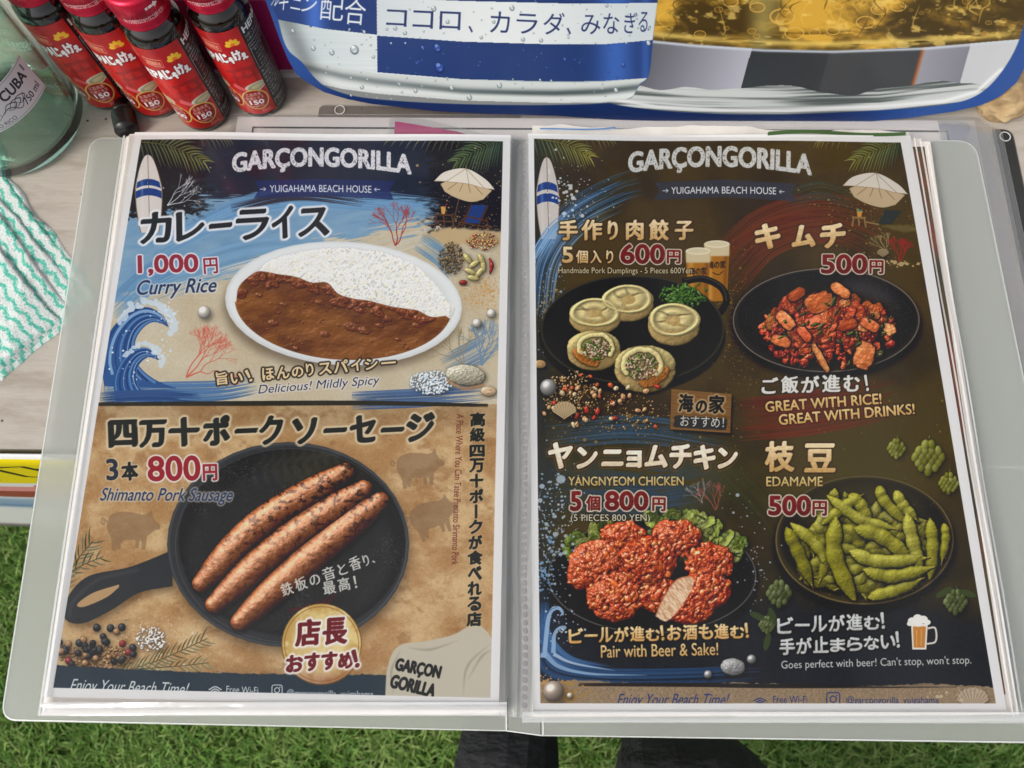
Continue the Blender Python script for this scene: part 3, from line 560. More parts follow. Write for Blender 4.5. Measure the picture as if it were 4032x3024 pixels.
    cv.text('Enjoy Your Beach Time!', (146, 1501), (398, 1510), 35, cr, slant=.32, bold=.4); wifi(cv, 465, 1498, 14, cr); cv.text('Free Wi-Fi', (489, 1496), (558, 1499), 14.5, cr, bold=.15)
    camera_icon(cv, 599, 1491, 11, cr); cv.text('@garcongorilla_yuigahama', (620, 1508), (807, 1511), 19, cr, bold=.1)
    margins(cv, LQ)
    return cv

def gold(): return dict(grad=(202, 158, 96), out=[(3.2, (62, 44, 20), .95, .8)])
def price(cv, items, out=None):
    for t, x0, x1, yb, h, b in items: cv.text(t, (x0, yb), (x1, yb+.5), h, (124, 34, 30), grad=(104, 26, 28), bold=b, out=[(3.6, (30, 22, 16), .7, 1.5), (2.6, (232, 218, 190), .96, .4)])
def hop(cv, x, y, s, col, seed=0, rot=0):
    R = Relief(cv, x-s*1.2, y-s*1.3, x+s*1.2, y+s*1.3); rg = np.random.default_rng(seed)
    for r in range(6):
        n = [2, 4, 5, 4, 3, 1][r]
        for i in range(n):
            u = (i-(n-1)/2)*.36; v = -.75+r*.3
            R.blob(x+s*u, y+s*(v+.1*abs(u)), s*.25, s*.34, u*-.5, 12-r*1.2+rg.uniform(0, 1)-abs(u)*3, s*.22, np.array(col)+rg.normal(0, 10), .12)
    R.tube([(x, y-s*.9), (x+2, y-s*1.25)], 1.6, 2, col, .1); R.done(amb=.35, dif=.85, ao=.08, shadow=.3)
def dumpling(cv, R, x, y, rx, ry, seed, cut=False):
    rg = np.random.default_rng(seed); c = np.array((222, 200, 136))
    R.blob(x, y+ry*.28, rx, ry*.95, 0, 0, ry*.5, (200, 166, 104), .25, .08, 14, 12)
    R.blob(x, y, rx, ry*.82, 0, ry*.1, ry*(.2 if not cut else .5), c-20, .35, .08, 10, 10)
    if not cut:
        w = R.win(x-rx*1.1, y-ry*1.1, x+rx*1.1, y+ry*1.3); X, Y = R.X[w], R.Y[w]
        u, v2 = (X-x)/rx*(1+.06*np.sin(3*np.arctan2(Y-y, X-x)+seed)), (Y-y+ry*.04)/(ry*.84); d = np.sqrt(u*u+v2*v2); th = np.arctan2(v2, u)+.25*(fbm(X/20+seed, Y/14, 3)-.5)
        fold = np.zeros_like(u)
        for k, (a, wd) in enumerate(((.3+rg.normal(0, .4), .32), (2.1+rg.normal(0, .4), .5), (3.3+rg.normal(0, .4), .34), (4.9+rg.normal(0, .4), .6))):
            q = np.angle(np.exp(1j*(th-a-seed*.8-(rg.uniform(.4, 1.4)*(1 if k % 2 else -1))*(d-.4)))); fold -= np.exp(-(q*d/(.05+.02*wd))**2)*np.clip(d*3, 0, 1)*np.clip((.8-d)*4, 0, 1)
        z = ry*.40+ry*.16*np.exp(-((d-.87)/.09)**2)+ry*.13*np.exp(-((d-.45)/.22)**2)+ry*.10*fold-ry*.10*np.exp(-(d/.16)**2)+3.*(fbm(X/15+seed, Y/11, 4)-.5)
        C_ = np.array(c)*(1+.13*fold-.10*np.exp(-((d-.72)/.08)**2)-.16*np.exp(-(d/.18)**2))[..., None]+(22*(fbm(X/12, Y/12, 3)-.5))[..., None]
        R.put(w, z.astype(np.float32), d < .98, C_, .28)
    else:
        sd = 1 if cut == 1 else -1
        for i in range(130):
            a, q = rg.uniform(0, 6.28), rg.random()**.5; px, py = x+sd*rx*.1+rx*.52*q*math.cos(a), y+ry*.12+ry*.55*q*math.sin(a)
            cc = [(176, 140, 112), (196, 164, 132), (150, 116, 90), (70, 96, 40), (96, 124, 52), (208, 182, 150)][rg.integers(6)]
            R.blob(px, py, rg.uniform(2, 5), rg.uniform(1.5, 3), rg.uniform(0, 3), ry*.75+rg.uniform(0, 4), 3, cc, .35, .3, 3, 8)
        ring = np.array([(x+sd*rx*.1+rx*.62*math.cos(t), y+ry*.05+ry*.68*math.sin(t)) for t in np.linspace(2.6, 6.9, 18)]); R.tube(ring+rg.normal(0, 1., ring.shape), ry*.12, ry*.7, c, .4, .7, .9, 5, 14)
        R.blob(x-sd*rx*.3, y+ry*.55, rx*.55, ry*.36, .5*sd, ry*.62, 6, (170, 104, 46), .35, .3, 6, 34)
def beer(cv, x0, x1, y0, yf, y1, txt=True):
    cv.poly([(x0, y0+8), (x1, y0+8), (x1-6, y1), (x0+6, y1)], (168, 108, 38)); cv.poly([(x0+6, yf), (x0+16, yf), (x0+18, y1-4), (x0+10, y1-4)], (214, 160, 76), .6, 2); cv.poly([(x1-12, yf), (x1-3, yf), (x1-8, y1), (x1-14, y1)], (110, 66, 22), .6, 2)
    cv.poly([(x0, y0+6), (x1, y0+6), (x1-1, yf+3), (x0+1, yf+3)], (206, 186, 146), 1, 1); cv.ell((x0+x1)/2, y0+7, (x1-x0)/2, 8, (226, 212, 178)); cv.ell((x0+x1)/2, y0+7, (x1-x0)/2-4, 5, (208, 190, 152), .8, 1)
    if txt: cv.text('海の家', (x0+9, yf+30), (x1-9, yf+29), 16, (58, 44, 36), nib=(1.2, .6, -.7)); cv.stroke([(x0+18, yf+38), (x0+30, yf+43), (x1-14, yf+36)], 2, (58, 44, 36))

def paint_right():
    cv = Canvas(PW, PH, RP); X, Y = cv.DX, cv.DY; r = np.random.default_rng(7)
    n1 = fbm(X/150+4, Y/130, 4); c = lerp((78, 62, 23), (60, 49, 23), sstep(.35, .65, n1)); c = lerp(np.zeros(3), np.zeros(3), n1)+c  # olive part of this ink paints in a yellowish reflection off the sleeve
    low = sstep(1180, 1330, Y+(n1-.5)*160); c = c*(1-low[..., None])+lerp((38, 38, 40), (44, 46, 52), n1)*low[..., None]
    lft = sstep(1240, 1170, X+(fbm(X/40, Y/14, 3)-.5)*80)*.6; c = c*(1-lft[..., None])+np.array([38, 46, 58])*lft[..., None]
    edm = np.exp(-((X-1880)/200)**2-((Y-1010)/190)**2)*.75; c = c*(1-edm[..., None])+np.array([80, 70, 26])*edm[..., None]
    bl = np.exp(-((X-1390)/190)**2-((Y-1040)/70)**2)*.75*sstep(.3, .6, fbm(X/60, Y/10, 3)+.15); c = c*(1-bl[..., None])+np.array([52, 72, 92])*bl[..., None]
    c = c+((fbm(X/5, Y/4, 2)-.5)*5)[..., None]
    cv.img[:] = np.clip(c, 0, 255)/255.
    # brushes of red, blue and teal paint
    cv.brush([(1560, 600), (1660, 500), (1800, 470), (1930, 520)], 110, (112, 52, 28), 170, .5, 14, 1); cv.brush([(1570, 560), (1700, 490), (1880, 500)], 60, (112, 52, 32), 70, .36, 14, 2)
    cv.brush([(1600, 905), (1760, 890), (1960, 850)], 96, (112, 44, 28), 150, .5, 12, 3); cv.brush([(1180, 560), (1230, 470), (1330, 410), (1400, 390)], 60, (52, 80, 112), 50, .5, 26, 4)
    for s in range(3): cv.brush([(1160, 680+s*10), (1180, 560), (1250, 470), (1370, 400+s*8)], 66, [(70, 104, 142), (150, 176, 198), (36, 60, 92)][s], 44-14*s, .5, 20, 10+s, 2)
    cv.brush([(1180, 940), (1380, 925), (1600, 960)], 60, (56, 84, 112), 90, .5, 14, 14); cv.brush([(1200, 1070), (1400, 1085), (1520, 1070)], 70, (48, 70, 94), 90, .45, 12, 15)
    cv.brush([(1700, 430), (1780, 410), (1880, 450)], 40, (62, 70, 66), 50, .4, 10, 16); cv.brush([(1560, 1010), (1640, 1090), (1700, 1180)], 60, (58, 62, 40), 50, .4, 10, 18)
    palm(cv, [(1150, 300), (1220, 312), (1276, 338)], 17, 40, (66, 86, 66), (150, 138, 60), seed=1); palm(cv, [(1260, 296), (1300, 298), (1330, 302)], 7, 18, (110, 104, 50), (150, 136, 62), (1,), 2, .9)
    palm(cv, [(1955, 300), (1910, 316), (1846, 346)], 17, 42, (58, 78, 60), (128, 128, 62), seed=3); palm(cv, [(1840, 298), (1790, 300), (1765, 306)], 8, 18, (110, 104, 60), (160, 140, 70), (-1,), 5, .9)
    surfboard(cv, (1181.5, 339.6), (1186, 515), 25.5, (393, 409), (417, 435), (204, 192, 180))
    cv.brush([(1160, 560), (1200, 500), (1240, 470)], 40, (120, 156, 186), 40, .75, 24, 20, 2); splat(cv, (1225, 430), 22, 36, 60, 3., (206, 206, 200), 21, .9); splat(cv, (1250, 410), 36, 40, 80, 1.3, (206, 206, 200), 22); splat(cv, (1185, 650), 26, 60, 140, 1.1, (150, 170, 186), 23)
    splat(cv, (1880, 470), 50, 60, 260, 1., (150, 122, 66), 24); splat(cv, (1790, 430), 40, 30, 60, 1., (150, 122, 66), 25)
    header(cv, 0, 0, 0, (1360.7, 1753.6, (381, 387), 52, 16), ((1452.6, 417), (1679, 419), 15), [((1434, 410), (1446, 410), 1), ((1697, 413), (1686, 413), 1)],
           [(1417, 392), (1568, 386), (1722, 396), (1712, 412), (1722, 434), (1568, 424), (1415, 430), (1427, 411)], (60, 62, 74), (206, 202, 194))
    cv.poly([(1900, 486), (1960, 484), (2000, 496), (1950, 500)], (110, 96, 60), .8, 2, 2); cv.poly([(1912, 452), (1950, 454), (1926, 484), (1898, 482)], (48, 56, 56), .9)
    umbrella(cv, (1822, 400), (1894, 372.5), (1961.5, 418), (1883.5, 476), 32, .93)
    for p in ([(1842, 468), (1872, 469)], [(1846, 469), (1842, 488)], [(1868, 469), (1872, 490)], [(1856, 469), (1857, 486)], [(1872, 478), (1900, 484)]): cv.stroke(p, 3.4, (140, 112, 70))
    cv.poly([(1852, 454), (1864, 454), (1862, 467), (1854, 467)], (206, 142, 62)); cv.ell(1858, 454, 6, 2, (70, 140, 110))
    coral(cv, (1943, 564), (1948, 543), .5, (150, 46, 44), 4, 3.4, 6); coral(cv, (1915, 545), (1910, 527), .5, (160, 140, 100), 6, 2, 5); scallop(cv, 1908, 545, 12, (176, 150, 108)); splat(cv, (1945, 568), 22, 3, 30, 2.4, (190, 160, 110), 30)
    # red-gold dust over the sheet
    splat(cv, (1600, 720), 24, 90, 420, 1.1, (140, 108, 48), 31, .8); splat(cv, (1190, 660), 24, 30, 200, 1.3, (176, 140, 80), 32, .8); splat(cv, (1340, 900), 120, 40, 420, 1.2, (150, 116, 56), 33, .8); splat(cv, (1560, 640), 30, 40, 200, 1., (150, 116, 56), 34, .7); splat(cv, (1900, 930), 90, 60, 60, 1.2, (150, 120, 60), 35, .7)
    # beers
    beer(cv, 1524, 1579, 518, 548, 648); beer(cv, 1484, 1538, 533, 562, 650)
    # iron pan with dumplings
    cv.multi([ribbon(spline([(1476, 606), (1520, 600), (1560, 618), (1572, 650), (1552, 682)], 40), 15)], (30, 29, 27)); cv.stroke([(1480, 602), (1522, 596), (1562, 616), (1573, 648)], 2.4, (96, 92, 82), .7, .8)
    cv.ell(1368, 722, 202, 124, (22, 20, 16), 1, 2); cv.ell(1368, 709, 200, 118, (40, 37, 30), 1, .6); cv.ell(1368, 704, 186, 104, (28, 26, 22), 1, 3); cv.ring(1368, 709, 198, 116, 2.6, (84, 80, 68), .7, 0, .8); cv.ell(1374, 716, 160, 84, (40, 36, 28), .8, 12)
    R = Relief(cv, 1430, 606, 1530, 690); 
    for i in range(240): x, y = 1477+r.normal(0, 20), 636+r.normal(0, 12); R.blob(x, y, r.uniform(3, 6), r.uniform(2, 4), r.uniform(0, 3), r.uniform(0, 7), 3, np.array((62, 92, 34))+r.normal(0, 14), .2, .4, 3)
    R.done(amb=.4, dif=.9, ao=.09, shadow=.4)
    R = Relief(cv, 1215, 590, 1540, 845)
    dumpling(cv, R, 1359, 645, 56, 38, 2); dumpling(cv, R, 1287, 674, 56, 38, 3); dumpling(cv, R, 1458, 690, 56, 44, 5); R.done(amb=.50, dif=.56, spec=.35, sp=14, ao=.045, shadow=.8, ns=.62)
    R = Relief(cv, 1215, 690, 1480, 845); dumpling(cv, R, 1284, 746, 58, 42, 6, 1); R.done(amb=.50, dif=.56, spec=.35, sp=14, ao=.045, shadow=.8, ns=.62)
    R = Relief(cv, 1300, 720, 1480, 850); dumpling(cv, R, 1396, 784, 66, 50, 8, 2); R.done(amb=.50, dif=.56, spec=.35, sp=14, ao=.045, shadow=.8, ns=.62)
    for i in range(6): cv.stroke([(1340+i*14, 640), (1330+i*14, 610), (1352+i*14, 580)], [2, 9, 1], (150, 140, 110), .08, 4)
    # nuts, pearls and shells below the pan
    spice(cv, (1165, 790, 1300, 905), 300, [(150, 116, 70), (176, 140, 90), (120, 88, 50), (190, 160, 116)], 2., 41, 1.3); spice(cv, (1245, 840, 1440, 940), 120, [(176, 140, 90), (140, 106, 60)], 1.8, 42, 1.3, .3)
    R = Relief(cv, 1160, 790, 1450, 945)
    for i in range(44): R.blob(1175+r.random()**1.0*250, 800+r.random()*30+r.random()*100, r.uniform(4, 8), r.uniform(3, 6), r.uniform(0, 3), 2, 5, [(172, 54, 40), (188, 84, 52), (206, 176, 130), (190, 140, 96)][r.integers(4)], .4, .4, 4, 18)
    R.done(shadow=.5)
    pearl(cv, 1185, 834, 18, (150, 146, 138)); scallop(cv, 1220, 884, 25, (196, 168, 124)); clam(cv, 1166, 784, 14, 9, 0, (180, 140, 90))
    # wooden board
    bd = [(1453, 838), (1583, 849), (1580, 933), (1450, 925)]
    cv.poly(np.add(bd, [3, 5]), (8, 6, 4), .6, 3); mb = cv.polys([bd]); m, bb = mb; x0, y0, x1, y1 = bb; XX, YY = X[y0:y1, x0:x1], Y[y0:y1, x0:x1]
    cv.comp((m, bb), lerp((150, 108, 62), (104, 70, 38), fbm(XX/50, (YY-XX*.08)/2.6, 4)))
    cv.poly([(1460, 894), (1574, 902), (1572, 928), (1457, 920)], (44, 46, 50), .9, 0, 2)
    for ch, a, b, h in (('海', 1469, 1499, 37), ('の', 1506, 1528, 25), ('家', 1534, 1566, 38)): cv.text(ch, (a, 886+(a-1469)*.05), (b, 887+(a-1469)*.06), h, (34, 30, 28), nib=(2.2, 1.2, -.7), out=[(2.6, (206, 176, 128), .8, .8)])
    cv.text('おすすめ！', (1472, 918), (1566, 922), 23, (222, 214, 196), bold=.5)
    # kimchi bowl
    cv.ell(1786, 700, 206, 118, (16, 12, 10), .8, 6); cv.ell(1786, 690, 200, 112, (48, 44, 42), 1, .5); cv.ring(1786, 690, 199, 111, 2.2, (150, 136, 120), .8, 0, .6); cv.ell(1788, 686, 190, 102, (34, 32, 33), 1, 3); cv.ell(1880, 640, 60, 30, (96, 92, 90), .45, 16, .5); cv.ell(1790, 706, 160, 80, (44, 34, 28), .9, 10)
    e = ((X-1788)/188)**2+((Y-688)/100)**2; blend_field(cv, ((e < 1)*np.clip((fbm(X/1.6, Y/1.6, 2)-.62)*5, 0, 1)*.25).astype(np.float32), (130, 126, 122))
    R = Relief(cv, 1625, 598, 1960, 806); k = np.random.default_rng(21)
    for i in range(330):
        a, q = k.uniform(0, 6.28), k.random()**.6; x, y = 1792+146*q*math.cos(a), 716+76*q*math.sin(a)-22*(1-q)
        R.blob(x, y, k.uniform(5, 13), k.uniform(4, 8), k.uniform(0, 3), 34*(1-q)+k.uniform(0, 6), k.uniform(4, 8), [(150, 44, 22), (172, 58, 28), (120, 30, 18), (186, 84, 44), (66, 66, 26)][k.choice(5, p=[.34, .26, .2, .14, .06])], .5, .5, 5, 22)
    for i in range(70):
        a, q = k.uniform(0, 6.28), k.random()**.6; x, y = 1792+130*q*math.cos(a), 706+66*q*math.sin(a)-22*(1-q)
        R.sheet(x, y, k.uniform(9, 24), k.uniform(7, 15), k.uniform(0, 3), 36*(1-q)+k.uniform(8, 13), k.normal(0, 5, 2), [(196, 92, 44), (182, 70, 32), (204, 118, 60), (158, 52, 24)][k.integers(4)], .45, 1.8, 5, 24)
    for (x, y, a, b, ro, co) in ((1772, 652, 30, 22, -.35, (204, 112, 54)), (1818, 626, 24, 12, .6, (206, 126, 66)), (1868, 766, 22, 30, .3, (190, 112, 54)), (1775, 772, 8, 34, -.5, (206, 146, 82)), (1700, 690, 24, 14, .8, (204, 118, 60)), (1724, 634, 20, 12, -.6, (192, 96, 46)), (1690, 735, 22, 12, .3, (200, 110, 56)), (1830, 700, 24, 12, -.2, (184, 84, 40)), (1740, 720, 20, 11, .9, (176, 74, 34)), (1880, 700, 22, 12, .5, (196, 104, 52))): R.sheet(x, y, a, b, ro, 46, (4, -3), np.array(co)*[.97, .86, .82], .5, 1.2, 9, 24)
    for i in range(26): R.blob(1800+k.normal(0, 56), 700+k.normal(0, 26), k.uniform(5, 12), k.uniform(2, 5), k.uniform(0, 3), 44, 4, (54, 66, 26), .4, .5, 4, 12)
    R.done(amb=.36, dif=.86, spec=1.1, sp=18, ao=.05, shadow=.8)
    # yangnyeom chicken on lettuce
    cv.ell(1410, 1254, 230, 126, (14, 12, 12), .8, 6); cv.ell(1410, 1243, 226, 124, (40, 38, 38), 1, .5); cv.ring(1410, 1243, 225, 123, 2., (140, 134, 126), .7, 0, .6); cv.ell(1410, 1240, 214, 113, (32, 30, 30), 1, 3)
    R = Relief(cv, 1205, 1070, 1625, 1270); k = np.random.default_rng(31)
    for i in range(150):
        t = k.random(); x, y = (1400+k.random()*200, 1110+k.random()*90) if k.random() < .72 else (1225+k.random()*90, 1140+k.random()*70)
        if y < 1190-90*math.sin(np.clip((x-1215)/400, 0, 1)*math.pi)**.7: continue
        R.sheet(x, y, k.uniform(12, 24), k.uniform(10, 18), k.uniform(0, 3), k.uniform(0, 10), k.normal(0, 6, 2), [(112, 124, 48), (142, 148, 66), (92, 106, 40), (160, 164, 90)][k.integers(4)], .25, 3, 8, 22)
    R.done(amb=.4, dif=.8, ao=.06, shadow=.4)
    def lump(x, y, rx, ry, z, seed, col=(184, 74, 40)):
        q = np.random.default_rng(seed); R.blob(x, y, rx, ry, 0, z, min(rx, ry)*.62, np.array(col)+q.normal(0, 10), .5, .35, 16, 26)
        for i in range(int(rx*ry/46)):
            a, u = q.uniform(0, 6.28), q.random()**.5*.98; h = min(rx, ry)*.62*math.sqrt(max(0, 1-u*u))
            R.blob(x+rx*u*math.cos(a), y+ry*u*math.sin(a), q.lognormal(1.75, .35), q.lognormal(1.65, .32), q.uniform(0, 3), z+h-1.5, q.uniform(2.5, 5), np.array(col)*(q.choice([.84, .96, 1.04, 1.12]))+[q.uniform(0, 12), q.uniform(-4, 20), q.uniform(-4, 6)], .9, .12, 6, 12)
    R = Relief(cv, 1210, 1110, 1620, 1365)
    for a in ((1350, 1160, 52, 36, 2, 1), (1462, 1160, 58, 40, 3, 2), (1290, 1208, 58, 44, 8, 3), (1535, 1218, 52, 46, 7, 4), (1400, 1210, 66, 54, 16, 5), (1330, 1286, 62, 54, 14, 6), (1260, 1240, 34, 34, 8, 7), (1420, 1280, 46, 40, 12, 9), (1530, 1270, 52, 44, 14, 8), (1490, 1306, 60, 42, 16, 10)): lump(*a)
    R.done(amb=.42, dif=.72, spec=1.4, sp=30, ao=.085, shadow=.8, ns=.48)
    ct = [(1418, 1330), (1432, 1296), (1462, 1252), (1496, 1244), (1500, 1262), (1480, 1300), (1444, 1340)]
    mb = cv.polys([spline(ct+[ct[0]], 50)]); m, bb = mb; x0, y0, x1, y1 = bb; XX, YY = X[y0:y1, x0:x1], Y[y0:y1, x0:x1]; cv.comp((blur(m, .8), bb), lerp((236, 206, 170), (198, 150, 108), sstep(.3, .75, fbm((XX+YY)/12, (XX-YY)/4, 5))))
    cv.stroke(ct[:4], 2.5, (170, 80, 44), .8, .8)
    # edamame bowl
    cv.ell(1869, 1176, 196, 142, (14, 12, 8), .8, 6); cv.ell(1869, 1165, 192, 140, (66, 58, 34), 1, .5); cv.ring(1869, 1165, 190, 138, 3, (128, 106, 74), .85, 0, .6); cv.ell(1869, 1160, 183, 130, (40, 36, 20), 1, 3); cv.ell(1860, 1100, 130, 60, (92, 84, 40), .5, 20)
    R = Relief(cv, 1690, 1035, 2055, 1305); k = np.random.default_rng(41)
    def pod(a, m, b, w, z, col):
        d = np.subtract(b, a); L = np.hypot(*d); R.tube([a, m, b], [w*.25, w*.8, w*1.05, w*.85, w*1.1, w*.85, w*1.02, w*.7, w*.2], z, col, .3, .8, .7, 5, 12); dd = np.subtract(b, m)/np.hypot(*np.subtract(b, m)); R.tube([b, np.add(b, dd*10)], [2, 1.2], z+2, (150, 130, 60), .2)
    for i in range(58):
        a, q = k.uniform(0, 6.28), k.random()**.55; x, y = 1869+138*q*math.cos(a), 1182+86*q*math.sin(a); t = k.uniform(0, 3.14); L = k.uniform(44, 74); bx, by = L*math.cos(t), L*math.sin(t)*.8
        pod((x-bx, y-by), (x+k.normal(0, 8), y+k.normal(0, 8)), (x+bx, y+by), k.uniform(12, 16), 22*(1-q)+k.uniform(0, 8), np.array((124, 116, 36))+k.normal(0, 12)+[0, 0, k.uniform(-8, 10)])
    for a, m, b, w, z in (((1702, 1140), (1726, 1190), (1756, 1262), 15, 20), ((1712, 1130), (1770, 1180), (1800, 1230), 14, 22), ((1808, 1120), (1806, 1200), (1850, 1300), 19, 36), ((1790, 1070), (1860, 1120), (1932, 1140), 13, 30), ((1850, 1140), (1910, 1160), (1970, 1206), 17, 36), ((1840, 1190), (1900, 1212), (2000, 1204), 16, 38), ((1870, 1230), (1930, 1244), (2010, 1226), 16, 36), ((1900, 1050), (1912, 1080), (1960, 1130), 13, 28), ((1838, 1068), (1862, 1090), (1880, 1130), 14, 26), ((1960, 1110), (1974, 1170), (1990, 1230), 15, 34), ((2010, 1120), (2016, 1180), (2010, 1250), 14, 22), ((1880, 1290), (1930, 1276), (1990, 1250), 15, 22), ((1936, 1060), (1952, 1090), (1980, 1120), 13, 26), ((2040, 1130), (2044, 1160), (2036, 1210), 10, 18), ((1780, 1130), (1830, 1090), (1860, 1070), 13, 26)): pod(a, m, b, w, z, np.array((140, 132, 42))+k.normal(0, 8))
    e = ((R.X-1869)/186)**2+((R.Y-1162)/136)**2; R.Z[(e > 1) & (R.Y > 1165)] = -1e3
    R.done(amb=.30, dif=.8, spec=.7, sp=16, ao=.06, shadow=.7, L=(-.3, -.6, .7), gain=1.04)
    cv.dots(np.c_[k.uniform(1720, 2020, 300), k.uniform(1080, 1290, 300)], k.uniform(.5, 1.1, 300), (214, 210, 140), .45)
    # hops, sea spray, waves
    for a in ((2006, 988, 38, 1), (1937.5, 968, 22, 2), (2050, 1043, 24, 3), (1686, 1282, 30, 4), (2066, 1300, 28, 5), (1660, 1350, 20, 6)): hop(cv, a[0], a[1], a[2], (118, 116, 50) if a[1] < 1200 else (86, 92, 54), a[3])
    for x, y, t in ((1640, 1330, .4), (1672, 1330, 1.2), (2040, 1278, 2.6), (2090, 1280, .3), (1660, 1385, 1.8)): cv.poly(ellpts(x, y, 20, 7, t), (66, 78, 44), .85)
    coral(cv, (1548, 1100), (1546, 1076), .55, (150, 80, 66), 5, 2.8, 6); coral(cv, (1520, 1085), (1513, 1064), .55, (150, 140, 130), 7, 2, 5)
    splat(cv, (1195, 1130), 26, 70, 260, 2., (172, 184, 190), 50, .85); splat(cv, (1230, 1090), 40, 50, 120, 1.1, (190, 196, 200), 51); splat(cv, (1180, 1230), 12, 60, 90, 2.4, (120, 152, 182), 52); splat(cv, (1600, 1180), 30, 80, 80, 1.3, (170, 176, 180), 53); splat(cv, (1640, 1250), 10, 60, 30, 1.6, (170, 176, 180), 54)
    cv.brush([(1172, 1370), (1190, 1440), (1300, 1462), (1500, 1462), (1660, 1450)], 40, (40, 66, 98), 120, .7, 14, 60); cv.brush([(1170, 1300), (1176, 1370), (1230, 1430), (1330, 1452)], 30, (58, 92, 132), 70, .75, 20, 61)
    cv.stroke([(1174, 1420), (1182, 1350), (1190, 1320), (1206, 1312), (1216, 1322), (1210, 1330)], [14, 11, 9, 8, 6, 1], (150, 176, 200), .95); cv.stroke([(1170, 1410), (1178, 1340), (1188, 1318), (1204, 1310)], [4, 3, 2, 1], (58, 88, 130), .9)
    cv.stroke([(1196, 1410), (1198, 1372), (1208, 1356), (1222, 1354), (1214, 1366)], [10, 8, 6, 5, 1], (150, 176, 200), .9); cv.stroke([(1176, 1410), (1210, 1440), (1280, 1455), (1400, 1458)], [12, 8, 5, .5], (146, 172, 196), .85); cv.stroke([(1196, 1412), (1240, 1432), (1330, 1448)], [8, 5, .5], (186, 200, 212), .8)
    splat(cv, (1215, 1350), 16, 30, 40, 1.8, (200, 208, 212), 62)
    clam(cv, 1586, 1440, 27, 19, .1, (150, 146, 140)); pearl(cv, 1626, 1423, 10, (150, 146, 140)); pearl(cv, 1532, 1456, 9, (150, 146, 140))
    # sand strip
    cv.poly([(1150, 1474), (1240, 1468), (1400, 1478), (1600, 1474), (1800, 1484), (2000, 1476), (2160, 1484), (2170, 1530), (1150, 1530)], (150, 126, 98), 1, 0, 2)
    m = sstep(1478, 1486, Y); cv.img *= (1+(m*(fbm(X/3, Y/3, 3)-.5)*.35)[..., None])
    cv.brush([(1250, 1478), (1500, 1479), (1700, 1482), (2140, 1482)], 7, (40, 36, 34), 40, .8, 8, 70, 2., .3)
    splat(cv, (1225, 1497), 30, 14, 260, 1.8, (176, 132, 66), 71); splat(cv, (1180, 1478), 18, 10, 60, 2., (196, 150, 90), 72); pearl(cv, 1196, 1493, 23, (170, 150, 132)); pearl(cv, 1232, 1502, 7, (200, 180, 150)); scallop(cv, 2103, 1510, 32, (188, 164, 136)); splat(cv, (2060, 1500), 30, 8, 30, 1.6, (200, 176, 140), 73)
    # ---- wording
    gd = dict(nib=(2.6, 1.3, -.7), **gold())
    for ch, a, b, yb, h in (('手', 1207, 1250, 518, 44), ('作', 1257, 1303, 518, 45), ('り', 1314, 1337, 517, 42), ('肉', 1354, 1393, 517, 44), ('餃', 1404, 1448, 518, 46), ('子', 1460, 1501, 517, 42)): cv.text(ch, (a+2, yb-2), (b-2, yb-2), h-3, (240, 214, 168), **gd)
    cv.text('5', (1216, 565), (1238, 565), 33, (240, 214, 168), bold=1.6, **gold())
    for ch, a, b in (('個', 1246, 1271), ('入', 1277, 1301), ('り', 1312, 1326)): cv.text(ch, (a, 566), (b, 566), 27, (240, 214, 168), nib=(1.5, .8, -.7), **gold())
    price(cv, [('600', 1344, 1437, 566, 40, 2.2), ('円', 1444, 1472, 566, 28, 1.4), ('500', 1777, 1873, 588, 39, 2.2), ('円', 1880, 1908, 589, 28, 1.4), ('5', 1234, 1255, 1100, 40, 2.2), ('個', 1268, 1297, 1100, 31, 1.4), ('800', 1310, 1401, 1099, 39, 2.2), ('円', 1412, 1439, 1101, 28, 1.4), ('500', 1664, 1752, 1110, 40, 2.2), ('円', 1758, 1787, 1111, 30, 1.4)])
    cv.text('Handmade Pork Dumplings - 5 Pieces 600Yen', (1207, 592), (1498, 592), 16.5, (226, 208, 160), bold=.3, out=[(1.4, (24, 20, 10), .7, .8)])
    gk = dict(nib=(4.4, 2.4, -.7), **gold())
    for ch, a, b, yb, h in (('キ', 1634, 1690, 538, 56), ('ム', 1712, 1764, 535, 50), ('チ', 1774, 1830, 536, 54)): cv.text(ch, (a+4, yb-3), (b-3, yb-6), h-6, (240, 214, 168), **gk)
    for ch, a, b, h in (('ご', 1648, 1684, 34), ('飯', 1690, 1727, 36), ('が', 1733, 1772, 35), ('進', 1778, 1817, 36), ('む', 1824, 1859, 34), ('！', 1873, 1878, 34)): cv.text(ch, (a+1, 848-(a-1648)*.025), (b-1, 847.5-(a-1648)*.025), h, (222, 216, 202), nib=(2.1, 1.1, -.7), out=[(2.2, (26, 18, 12), .7, 1)])
    gt = dict(bold=.9, out=[(2, (30, 16, 8), .7, 1)], grad=(206, 160, 92))
    cv.text('GREAT WITH RICE!', (1657, 888), (1905, 870), 22, (232, 196, 130), **gt); cv.text('GREAT WITH DRINKS!', (1686, 916), (1976, 892), 22, (232, 196, 130), **gt)
    kw = dict(nib=(3.6, 2., -.7), grad=(226, 204, 168), out=[(4.4, (126, 92, 44), .9, .6), (3.2, (40, 28, 16), .95, .6)])
    for ch, a, b, yb, h in (('ヤ', 1184, 1238, 1010, 58), ('ン', 1246, 1292, 1010, 48), ('ニ', 1300, 1348, 1004, 36), ('ョ', 1354, 1388, 1008, 38), ('ム', 1394, 1444, 1008, 50), ('チ', 1448, 1498, 1010, 54), ('キ', 1500, 1548, 1012, 54), ('ン', 1552, 1596, 1010, 46)): cv.text(ch, (a+3, yb-2), (b-2, yb-2), h-5, (246, 232, 206), **kw)
